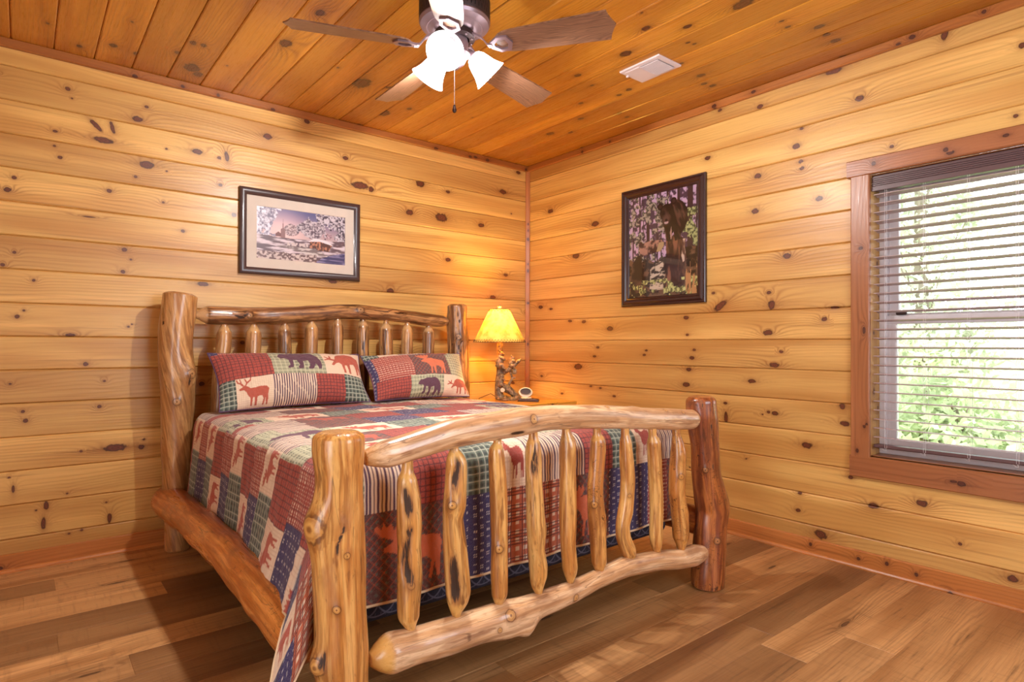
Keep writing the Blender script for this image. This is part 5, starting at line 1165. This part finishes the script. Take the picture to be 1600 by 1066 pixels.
# ------------------------------------------------------------------ pictures
def frame_mesh(x0, x1, z0, z1, w, prof, fn):
    """mitred picture frame: prof = (inset, height) pairs; fn maps (a, b, depth) to world"""
    V = []; F = []; n = len(prof)
    for ins, hgt in prof:
        for a, b in ((x0 + ins, z0 + ins), (x1 - ins, z0 + ins), (x1 - ins, z1 - ins), (x0 + ins, z1 - ins)): V.append(fn(a, b, hgt))
    for i in range(n - 1):
        for k in range(4): F.append((i * 4 + k, i * 4 + (k + 1) % 4, (i + 1) * 4 + (k + 1) % 4, (i + 1) * 4 + k))
    return V, F
fA = lambda a, b, d: (a, -.002 - d, b)
fB = lambda a, b, d: (-.002 - d, a, b)
def panel_grid(a0, a1, b0, b1, d, fn, step=.002):
    na = int((a1 - a0) / step) + 1; nb = int((b1 - b0) / step) + 1
    A, B = np.meshgrid(np.linspace(a0, a1, na), np.linspace(b0, b1, nb), indexing='ij')
    P = fn(A, B, d); P = np.stack([np.broadcast_to(p, A.shape) for p in P], -1).reshape(-1, 3)
    idx = np.arange(na * nb).reshape(na, nb); q = np.stack([idx[:-1, :-1], idx[1:, :-1], idx[1:, 1:], idx[:-1, 1:]], -1).reshape(-1, 4)
    return P, q, ((A - a0) / (a1 - a0)).ravel(), ((B - b0) / (b1 - b0)).ravel()
M['frame_a'] = plain('espresso_frame', (66, 48, 48), .32, 0, .5, .4)
M['frame_b'] = plain('dark_mahogany_frame', (52, 26, 24), .35, 0, .5, .4)
M['mat_board'] = plain('grey_beige_mat', (206, 192, 178), .9)
M['print'] = vcol_mat('printed_picture', .35, 0, .4, coat=.35)
M['print_glazed'] = vcol_mat('glazed_print', .3, 0, .5, coat=1.0)
a0, a1, b0, b1 = -2.138, -1.417, 1.443, 1.932
pa = thing('framed_picture', 'framed snowy landscape print with wide pale mat above the headboard', 'picture', (a0 / 2 + a1 / 2, 0, b0))
V, F = frame_mesh(a0, a1, b0, b1, .04, [(0, 0), (0, .018), (.006, .024), (.018, .026), (.030, .022), (.036, .014), (.040, .012), (.040, .004)], fA)
obj('frame', V, F, M['frame_a'], pa, sharp=50)
V, F = frame_mesh(a0, a1, b0, b1, .04, [(.038, .009), (.094, .009), (.096, .006)], fA); obj('mat_board', V, F, M['mat_board'], pa, smooth=False)
P, q, X, Y = panel_grid(a0 + .0955, a1 - .0955, b0 + .088, b1 - .088, .0062, fA)
def lerp(c0, c1, t): return np.asarray(c0) * (1 - t[:, None]) + np.asarray(c1) * t[:, None]
asp = 1.77
def winter(X, Y):
    x = X * asp
    sky = lerp(a2l((186, 160, 160)), a2l((84, 84, 128)), sstep(.45, 1, Y + .15 * (X - .5)))
    sky = sky + (sstep(.35, 0, np.hypot(X - .3, (Y - .62) * .7))[:, None] * np.array((.28, .16, .14)))
    c = sky
    n = fbm(x * 9, Y * 9, seed=1, o=4)
    def frost(mask, dk, lt, seed, sc=26):
        m = fbm(x * sc * 1.5, Y * sc * 1.5, seed=seed, o=4); t = sstep(.30, .72, m) * .85; return np.where(mask[:, None], lerp(a2l(dk), a2l(lt), t), c)
    c = frost((np.hypot(X - .37, (Y - .60) * .75) < .085 + .03 * (n - .5)), (112, 88, 96), (206, 184, 184), 2, 40)
    c = frost((np.hypot((X - .60) * .8, (Y - .66) * .75) < .13 + .10 * (n - .5)), (86, 70, 84), (206, 194, 200), 3)
    c = frost((np.hypot(X - .78, (Y - .56)) < .06), (120, 92, 104), (206, 176, 180), 4, 40)
    c = frost((X + .5 * (n - .5) > .86 - .2 * sstep(.5, 1, Y)) & (Y > .38), (62, 50, 66), (216, 206, 214), 5, 22)
    c = frost((X + .45 * (n - .5) < .12 + .14 * sstep(.4, 1, Y)) & (Y > .45), (96, 84, 110), (226, 220, 232), 6, 18)
    gr = Y < .47 - .03 * np.sin(X * 4) + .02 * (n - .5)
    gcol = lerp(a2l((96, 76, 84)), a2l((206, 190, 196)), sstep(.38, .66, fbm(x * 5, Y * 26, seed=7, o=4)))
    c = np.where(gr[:, None], gcol, c)
    ch = pip(X, Y, [(.255, .44), (.255, .60), (.272, .62), (.279, .80), (.287, .62), (.305, .60), (.305, .44)]); c = np.where(ch[:, None], a2l((132, 96, 96)), c)
    ch = pip(X, Y, [(.20, .46), (.20, .51), (.23, .55), (.26, .51), (.26, .46)]); c = np.where(ch[:, None], a2l((108, 66, 66)), c)
    hs_ = pip(X, Y, [(.58, .28), (.58, .42), (.66, .46), (.84, .40), (.80, .26)]); c = np.where(hs_[:, None], lerp(a2l((86, 56, 50)), a2l((176, 118, 92)), sstep(.45, .6, fbm(x * 30, Y * 16, seed=8, o=2))), c)
    rf = pip(X, Y, [(.56, .42), (.64, .50), (.78, .47), (.86, .38), (.70, .44)]); c = np.where(rf[:, None], a2l((220, 208, 212)), c)
    wall_ = pip(X, Y, [(.20, .30), (.64, .30), (.80, .16), (.56, .16)]); c = np.where(wall_[:, None], lerp(a2l((120, 104, 104)), a2l((196, 184, 180)), sstep(.4, .6, fbm(x * 8, Y * 50, seed=9, o=3))), c)
    hz = (np.abs(Y - .335) < .032) & (X > .32) & (X < .56) & (fbm(x * 34, Y * 20, seed=12, o=2) > .47); c = np.where(hz[:, None], a2l((196, 178, 174)), c)
    rv = pip(X, Y, [(.62, .0), (.72, .12), (.88, .22), (1.0, .26), (1.0, 0)]); c = np.where(rv[:, None], lerp(a2l((66, 62, 100)), a2l((132, 124, 156)), sstep(.4, .65, fbm(x * 5, Y * 40, seed=10, o=3))), c)
    fg = (Y < .14 + .05 * fbm(x * 14, 0, seed=13, o=3)) & (X < .66); c = np.where(fg[:, None], lerp(a2l((102, 78, 78)), a2l((196, 176, 170)), sstep(.42, .6, fbm(x * 24, Y * 30, seed=14, o=4))), c)
    return np.clip(c, 0, 1)
obj('print', P, q, M['print'], pa, color=winter(X, Y), smooth=False)

a0, a1, b0, b1 = -1.597, -.969, 1.296, 2.05
pb = thing('framed_picture', 'dark ornate framed photo of a black bear cub on a stump, on the window wall', 'picture', (0, a0 / 2 + a1 / 2, b0))
V, F = frame_mesh(a0, a1, b0, b1, .05, [(0, 0), (0, .016), (.004, .020), (.012, .022), (.014, .019), (.024, .026), (.034, .025), (.042, .016), (.050, .018), (.054, .010), (.058, .004)], fB)
fo = obj('frame', V, [f[::-1] for f in F], M['frame_b'], pb, sharp=30)
bd = MB()
n = 60
for ins in (.008,):
    for (p0, p1) in (((a0 + ins, b0 + ins), (a1 - ins, b0 + ins)), ((a0 + ins, b1 - ins), (a1 - ins, b1 - ins)), ((a0 + ins, b0 + ins), (a0 + ins, b1 - ins)), ((a1 - ins, b0 + ins), (a1 - ins, b1 - ins))):
        L = math.hypot(p1[0] - p0[0], p1[1] - p0[1]); k = int(L / .012)
        for i in range(k):
            t_ = (i + .5) / k; bd.ball(fB(p0[0] + (p1[0] - p0[0]) * t_, p0[1] + (p1[1] - p0[1]) * t_, .021), (.002, .0042, .0042), 6, 4)
bd.build('beading', M['frame_b'], fo)
P, q, X, Y = panel_grid(a0 + .057, a1 - .057, b0 + .057, b1 - .057, .006, fB)
def bearphoto(X, Y):
    X = 1 - X      # seen from inside the room, +y runs to the left
    n = fbm(X * 7, Y * 9, seed=31, o=4)
    c = lerp(a2l((70, 46, 72)), a2l((196, 160, 200)), sstep(.42, .60, fbm(X * 22, Y * 26, seed=32, o=4) + .10 * (Y - .6)))
    for cx, w, sd in ((.06, .012, 1), (.17, .014, 2), (.22, .007, 3), (.30, .028, 4), (.44, .010, 5), (.49, .008, 6), (.59, .016, 7), (.74, .022, 8), (.90, .045, 9), (.985, .012, 10)):
        m = np.abs(X - cx - .012 * (vnoise(Y * 3, sd) - .5)) < w * (1 - .2 * Y); c = np.where(m[:, None] & (Y > .2)[:, None], a2l((58, 34, 40)) * (.8 + .5 * n[:, None]), c)
    lf = (fbm(X * 16, Y * 16, seed=33, o=4) > .55) & (Y > .3) & (X < .6); c = np.where(lf[:, None], lerp(a2l((60, 58, 50)), a2l((170, 158, 140)), sstep(.4, .6, fbm(X * 50, Y * 60, seed=34, o=3))), c)
    gl = (fbm(X * 11, Y * 13, seed=35, o=4) + .5 * (X - .85) > .5) & (X > .8) & (Y > .3) & (Y < .8); c = np.where(gl[:, None], lerp(a2l((66, 74, 40)), a2l((170, 180, 110)), sstep(.4, .62, fbm(X * 46, Y * 50, seed=36, o=3))), c)
    # forest floor
    lo = Y < .36 + .10 * (n - .5) + .08 * (X > .8); c = np.where(lo[:, None], lerp(a2l((34, 20, 16)), a2l((112, 76, 50)), sstep(.42, .64, fbm(X * 18, Y * 26, seed=37, o=4))), c)
    # stump the cub stands on
    st = pip(X, Y, [(.55, .05), (.57, .30), (.56, .52), (.60, .56), (.74, .57), (.80, .53), (.84, .30), (.82, .06)]); c = np.where(st[:, None], lerp(a2l((52, 24, 18)), a2l((138, 84, 58)), sstep(.4, .7, fbm(X * 20, Y * 6, seed=38, o=4))), c)
    # leaning rocky stump at the left with pale top
    s2 = pip(X, Y, [(.18, .40), (.15, .52), (.18, .56), (.22, .53), (.34, .55), (.50, .54), (.53, .50), (.46, .43), (.30, .41)]); c = np.where(s2[:, None], lerp(a2l((60, 30, 34)), a2l((176, 124, 104)), sstep(.4, .66, fbm(X * 16, Y * 20, seed=39, o=4))), c)
    s3 = pip(X, Y, [(.42, .43), (.46, .52), (.53, .52), (.53, .48), (.48, .43)]); c = np.where(s3[:, None], a2l((176, 146, 96)), c)
    s4 = pip(X, Y, [(.02, .03), (.05, .34), (.14, .42), (.20, .42), (.20, .05)]); c = np.where(s4[:, None], lerp(a2l((30, 18, 16)), a2l((90, 58, 44)), sstep(.4, .7, n)), c)
    rk = pip(X, Y, [(.32, .05), (.33, .26), (.40, .34), (.52, .33), (.55, .20), (.52, .06)]); c = np.where(rk[:, None], lerp(a2l((44, 34, 30)), a2l((206, 186, 160)), sstep(.42, .62, fbm(X * 14 + Y * 10, Y * 40 - X * 10, seed=40, o=3))), c)
    pr = pip(X, Y, [(.80, .52), (.78, .36), (.80, .30), (.85, .32), (.83, .44), (.84, .52)]); c = np.where(pr[:, None], lerp(a2l((96, 60, 50)), a2l((214, 182, 160)), sstep(.4, .6, fbm(X * 30, Y * 9, seed=41, o=3))), c)
    gy = (fbm(X * 16, Y * 20, seed=43, o=4) > .56) & (Y < .16); c = np.where(gy[:, None], lerp(a2l((90, 92, 40)), a2l((196, 200, 110)), sstep(.4, .6, fbm(X * 60, Y * 40, seed=42, o=3))), c)
    gg = (fbm(X * 40, Y * 7, seed=44, o=3) > .6) & (Y < .3) & (X > .84); c = np.where(gg[:, None], a2l((190, 130, 66)), c)
    # bear cub: body, legs, head, ears, muzzle
    fur = lerp(a2l((26, 14, 14)), a2l((84, 50, 44)), sstep(.45, .75, fbm(X * 30 + Y * 14, Y * 12, seed=45, o=3)))
    bm = pip(X, Y, [(.50, .74), (.54, .64), (.57, .52), (.63, .51), (.65, .58), (.67, .60), (.69, .51), (.77, .52), (.78, .58), (.83, .62), (.87, .70), (.86, .80), (.80, .87), (.72, .90), (.66, .89), (.56, .84)])
    c = np.where(bm[:, None], fur, c)
    lt = pip(X, Y, [(.62, .60), (.64, .66), (.645, .57), (.64, .53), (.63, .53)]); c = np.where(lt[:, None], a2l((170, 132, 120)), c)
    hd = (np.hypot((X - .575), (Y - .795) * 1.25) < .105); c = np.where(hd[:, None], fur * .55 + a2l((22, 10, 14)) * .45, c)
    for ex, ey in ((.478, .862), (.672, .893)):
        ee = np.hypot(X - ex, (Y - ey) * 1.2) < .042; c = np.where(ee[:, None], a2l((24, 12, 14)), c)
        ee = np.hypot(X - ex, (Y - ey) * 1.2) < .02; c = np.where(ee[:, None], a2l((56, 34, 38)), c)
    mz = sstep(.07, .02, np.hypot((X - .566), (Y - .735) * .9))[:, None]; c = c * (1 - .6 * mz) + a2l((112, 74, 66)) * .6 * mz
    ns2 = np.hypot((X - .566) * 1.1, (Y - .722) * 1.5) < .022; c = np.where(ns2[:, None], a2l((16, 8, 12)), c)
    mo = (np.hypot((X - .566), (Y - .700) * 2.0) < .030) & (Y < .708); c = np.where(mo[:, None], a2l((178, 146, 150)), c)
    for ex in (.535, .612):
        ee = np.hypot(X - ex, Y - .785) < .009; c = np.where(ee[:, None], a2l((10, 6, 8)), c)
    g = c.mean(1)[:, None]; return np.clip((c * .8 + g * .2) * .8, 0, 1)
obj('print', P, q[:, ::-1], M['print_glazed'], pb, color=bearphoto(X, Y), smooth=False)

# ------------------------------------------------------------------ ceiling vent
ve = thing('ceiling_vent', 'white rectangular ceiling air register with grille on one half', 'vent', (-.63, -1.68, H))
m = MB(); vx0, vx1, vy0, vy1 = -.722, -.54, -1.803, -1.556
m.box(vx0, vx1, vy0, vy1, H - .007, H + .004, .003)
m.box(vx0 + .02, vx1 - .02, -1.665, vy1 + -.02, H - .010, H - .006, .002)
m.build('plate', M['white'], ve, smooth=False)
MB().box(vx0 + .026, vx1 - .026, vy0 + .026, -1.668, H - .0095, H - .0075, .0008).build('duct_opening', plain('dark_duct', (70, 60, 60), .8), ve, smooth=False)
gm_ = MB()
for i in range(15):
    y = vy0 + .03 + i * (1.668 - .03 + vy0 + .0) / -14 * -1 if False else vy0 + .03 + i * ((-1.672) - (vy0 + .03)) / 14
    gm_.box(vx0 + .026, vx1 - .026, y - .0009, y + .0009, H - .0135, H - .009)
for i in range(17):
    x = vx0 + .028 + i * (vx1 - vx0 - .056) / 16; gm_.box(x - .0008, x + .0008, vy0 + .026, -1.668, H - .013, H - .0092)
gm_.build('grille', M['white'], ve, smooth=False)
MB().box(vx0 + .05, vx0 + .062, vy1 - .016, vy1 - .002, H - .016, H - .006, .002).build('damper_lever', M['white'], ve, smooth=False)

# ------------------------------------------------------------------ ceiling fan
FX, FYY, BZ = -1.767, -1.62, 2.205
TH0 = math.radians(-128.9); RT = .627
fan = thing('ceiling_fan', 'five-blade ceiling fan in dark bronze with three lit frosted glass shades', 'ceiling fan', (FX, FYY, H))
M['fan_metal'] = plain('brushed_bronze', (146, 126, 134), .36, .6)
M['fan_dark'] = plain('dark_motor_band', (58, 42, 42), .5, .4)
c0 = (FX, FYY, 0)
MB().lathe([(0, H), (.085, H), (.088, H - .012), (.10, H - .02), (.128, H - .03), (.136, H - .045), (.138, H - .10)], c0, 64).build('motor_housing', M['fan_metal'], fan)
band = MB().lathe([(.138, H - .045), (.1385, H - .05), (.139, H - .125), (.136, H - .13)], c0, 64).build('vent_band', M['fan_dark'], fan)
sl = MB()
for i in range(52):
    a = 2 * math.pi * i / 52
    for r in range(3):
        z = H - .056 - r * .022 ; a2 = a + (r % 2) * math.pi / 52
        ca, sa = math.cos(a2), math.sin(a2); t_ = np.array((-sa, ca, 0)); o_ = np.array((FX + .1392 * ca, FYY + .1392 * sa, z))
        sl.add([o_ - t_ * .0022, o_ + t_ * .0022, o_ + t_ * .0022 + (0, 0, -.017), o_ - t_ * .0022 + (0, 0, -.017)], [(0, 1, 2, 3)])
sl.build('vent_slots', plain('slot_black', (16, 12, 12), .8), band, smooth=False)
MB().lathe([(.137, H - .128), (.139, H - .134), (.134, H - .145), (.118, H - .152), (.110, H - .158), (.106, H - .156), (.092, H - .166), (.085, H - .172), (.062, H - .176)], c0, 64).build('lower_dish', M['fan_metal'], fan)
fw = MB().lathe([(.062, H - .170), (.078, H - .176), (.080, H - .196), (.058, H - .200)], c0, 48).build('flywheel', M['fan_dark'], fan)
for i in range(10):
    a = TH0 + math.radians(36 * i + 9); MB().ball((FX + .07 * math.cos(a), FYY + .07 * math.sin(a), H - .199), .005, 8, 6).build('screw', M['fan_metal'], fw)
MB().lathe([(.05, H - .19), (.053, H - .205), (.053, H - .245), (.060, H - .25), (.062, H - .258), (.05, H - .268), (.040, H - .29), (.022, H - .305), (.010, H - .315), (0, H - .318)], c0, 40).build('light_hub', M['fan_metal'], fan)
# blades
def blade_wood():
    t = NT('walnut_blade'); bc = t.attr('bc'); u, v, s = t.sep(bc)[:3]
    w = t.noise(t.comb(t.math('MULTIPLY', u, 3), t.math('MULTIPLY', v, 14), s), 1, 3)
    f = t.math('ADD', t.math('MULTIPLY', v, 130), t.math('MULTIPLY', w, 14)); r = t.math('POWER', t.math('MULTIPLY_ADD', t.math('SINE', t.math('MULTIPLY', f, 6.28)), .5, .5), 1.6)
    fb = t.noise(t.comb(t.math('MULTIPLY', u, 14), t.math('MULTIPLY', v, 500), s), 1, 3)
    c = t.mix(t.math('MULTIPLY', r, .6), s2l(150, 110, 84), s2l(92, 62, 46)); c = t.mix(t.mapr(fb, .4, .75, 0, .5), c, s2l(72, 46, 34))
    return t.bsdf(c, .38, coat=.2)
M['blade'] = blade_wood()
NB = 26; NC = 12
for k in range(5):
    a = TH0 + k * 2 * math.pi / 5
    er = np.array((math.cos(a), math.sin(a), 0)); et = np.array((-math.sin(a), math.cos(a), 0)); pt = math.radians(-13.5)
    V = []; bc = []
    for side in (1, -1):
        for i in range(NB + 1):
            t_ = i / NB; r = .175 + (RT - .175) * t_
            hw = .052 + .020 * t_ ** .8
            if t_ < .12: hw = .052 * math.sqrt(max(0, 1 - ((.12 - t_) / .12) ** 2 * .75)) + .02 * t_
            for j in range(NC + 1):
                q_ = 2 * j / NC - 1
                tipx = 0
                if t_ > .9:
                    sq = (t_ - .9) / .1; tipx = -.030 * sq * abs(q_) ** 1.0 * (1 if abs(q_) > .0 else 0) * (1.4 - .5 * abs(q_)) + .004 * sq
                w_ = hw * q_
                V.append(np.array(c0) + er * (r + tipx) + et * (w_ * math.cos(pt)) + np.array((0, 0, BZ + w_ * math.sin(pt) + side * .003)))
                bc.append((r + k, w_, k * 7.3))
    n1 = NC + 1; half = (NB + 1) * n1; F = []
    for i in range(NB):
        for j in range(NC):
            q4 = (i * n1 + j, i * n1 + j + 1, (i + 1) * n1 + j + 1, (i + 1) * n1 + j)
            F.append(q4[::-1]); F.append(tuple(x + half for x in q4))
    rim = [i * n1 for i in range(NB + 1)] + [NB * n1 + j for j in range(1, n1)] + [i * n1 + NC for i in range(NB - 1, -1, -1)] + [j for j in range(NC - 1, 0, -1)]
    for i in range(len(rim)): x, y = rim[i], rim[(i + 1) % len(rim)]; F.append((x, y, y + half, x + half))
    b_ = obj('blade', V, F, M['blade'], fan, smooth=True, sharp=35, point={'bc': bc})
    # blade iron: arm plus open ring plate under the blade
    m = MB(); zt = H - .186
    arm = [(.060, zt), (.085, zt - .004), (.115, zt - .022), (.140, BZ - .006), (.158, BZ - .008)]
    for (r0, z0_), (r1, z1_) in zip(arm[:-1], arm[1:]):
        P = []
        for r, z in ((r0, z0_), (r1, z1_)):
            for s in (-1, 1):
                for h in (-.004, .004): P.append(np.array(c0) + er * r + et * s * .012 + np.array((0, 0, z + h)))
        m.add(P, [(0, 1, 3, 2), (4, 6, 7, 5), (0, 4, 5, 1), (2, 3, 7, 6), (0, 2, 6, 4), (1, 5, 7, 3)])
    op = [(.150, -.014), (.185, -.040), (.225, -.036), (.240, 0), (.225, .036), (.185, .040), (.150, .014)]
    ip = [(.168, -.006), (.188, -.026), (.214, -.023), (.222, 0), (.214, .023), (.188, .026), (.168, .006)]
    P = []
    for h in (-.011, -.0035):
        for lst in (op, ip):
            for r, w_ in lst: P.append(np.array(c0) + er * r + et * w_ * math.cos(pt) + np.array((0, 0, BZ + w_ * math.sin(pt) + h)))
    for i in range(7):
        j = (i + 1) % 7
        F = [(i, j, 7 + j, 7 + i), (14 + i, 21 + i, 21 + j, 14 + j), (i, 14 + i, 14 + j, j), (7 + i, 7 + j, 21 + j, 21 + i)]
        m.F += [tuple(x + len(m.V) for x in f) for f in F]
    m.V += [tuple(p) for p in P]
    m.build('blade_iron', M['fan_metal'], b_, smooth=False)
# glass shades
tgs = NT('lit_frosted_glass'); M['lit'] = tgs.bsdf((.95, .93, .95), .4, emit=(1.0, .95, .93), estr=FAN_EMIT)
for k in range(3):
    a = math.radians(-137 + 120 * k); er = np.array((math.cos(a), math.sin(a), 0)); ax = er * .74 + np.array((0, 0, -.67)); ax /= np.linalg.norm(ax)
    nk = np.array((FX, FYY, H - .238)) + er * .066
    MB().tube([np.array((FX, FYY, H - .232)) + er * .035, nk, nk + ax * .018], [.013, .014, .020], 14).build('shade_fitter', M['fan_metal'], fan)
    prof = [(.022, .012), (.030, .018), (.040, .034), (.046, .055), (.052, .078), (.062, .100), (.071, .114), (.0685, .115), (.059, .100), (.049, .078), (.043, .055), (.037, .036), (.026, .020)]
    sh_ = MB().lathe(prof, nk, 40, ax).build('glass_shade', M['lit'], fan)
    MB().lathe([(0, .02), (.014, .022), (.015, .03), (.020, .042), (.021, .052), (.015, .064), (0, .068)], nk, 20, ax).build('bulb', M['lit'], sh_)
    fl_ = bpy.data.lights.new('fan_bulb', 'POINT'); fl_.energy = FAN_W; fl_.color = (1.0, .97, .94); fl_.shadow_soft_size = .022
    fo_ = bpy.data.objects.new('fan_bulb', fl_); COL.objects.link(fo_); fo_.parent = fan; fo_.location = tuple(nk + ax * .078 - np.array((FX, FYY, H)))
ch = MB(); z = H - .255
px_, py_ = FX + .03 * math.cos(math.radians(-123)), FYY + .03 * math.sin(math.radians(-123))
ch.tube([(px_, py_, H - .30), (px_, py_, 1.975)], .0009, 6)
k = int((H - .30 - 1.975) / .006)
for i in range(k): ch.ball((px_, py_, H - .30 - i * .006), .0017, 6, 4)
pc = ch.build('pull_chain', M['vinyl'], fan)
MB().lathe([(0, .0), (.004, -.002), (.0055, -.010), (.008, -.018), (.0085, -.024), (.005, -.031), (0, -.033)], (px_, py_, 1.976), 14).build('pull_knob', M['bronze'], pc)
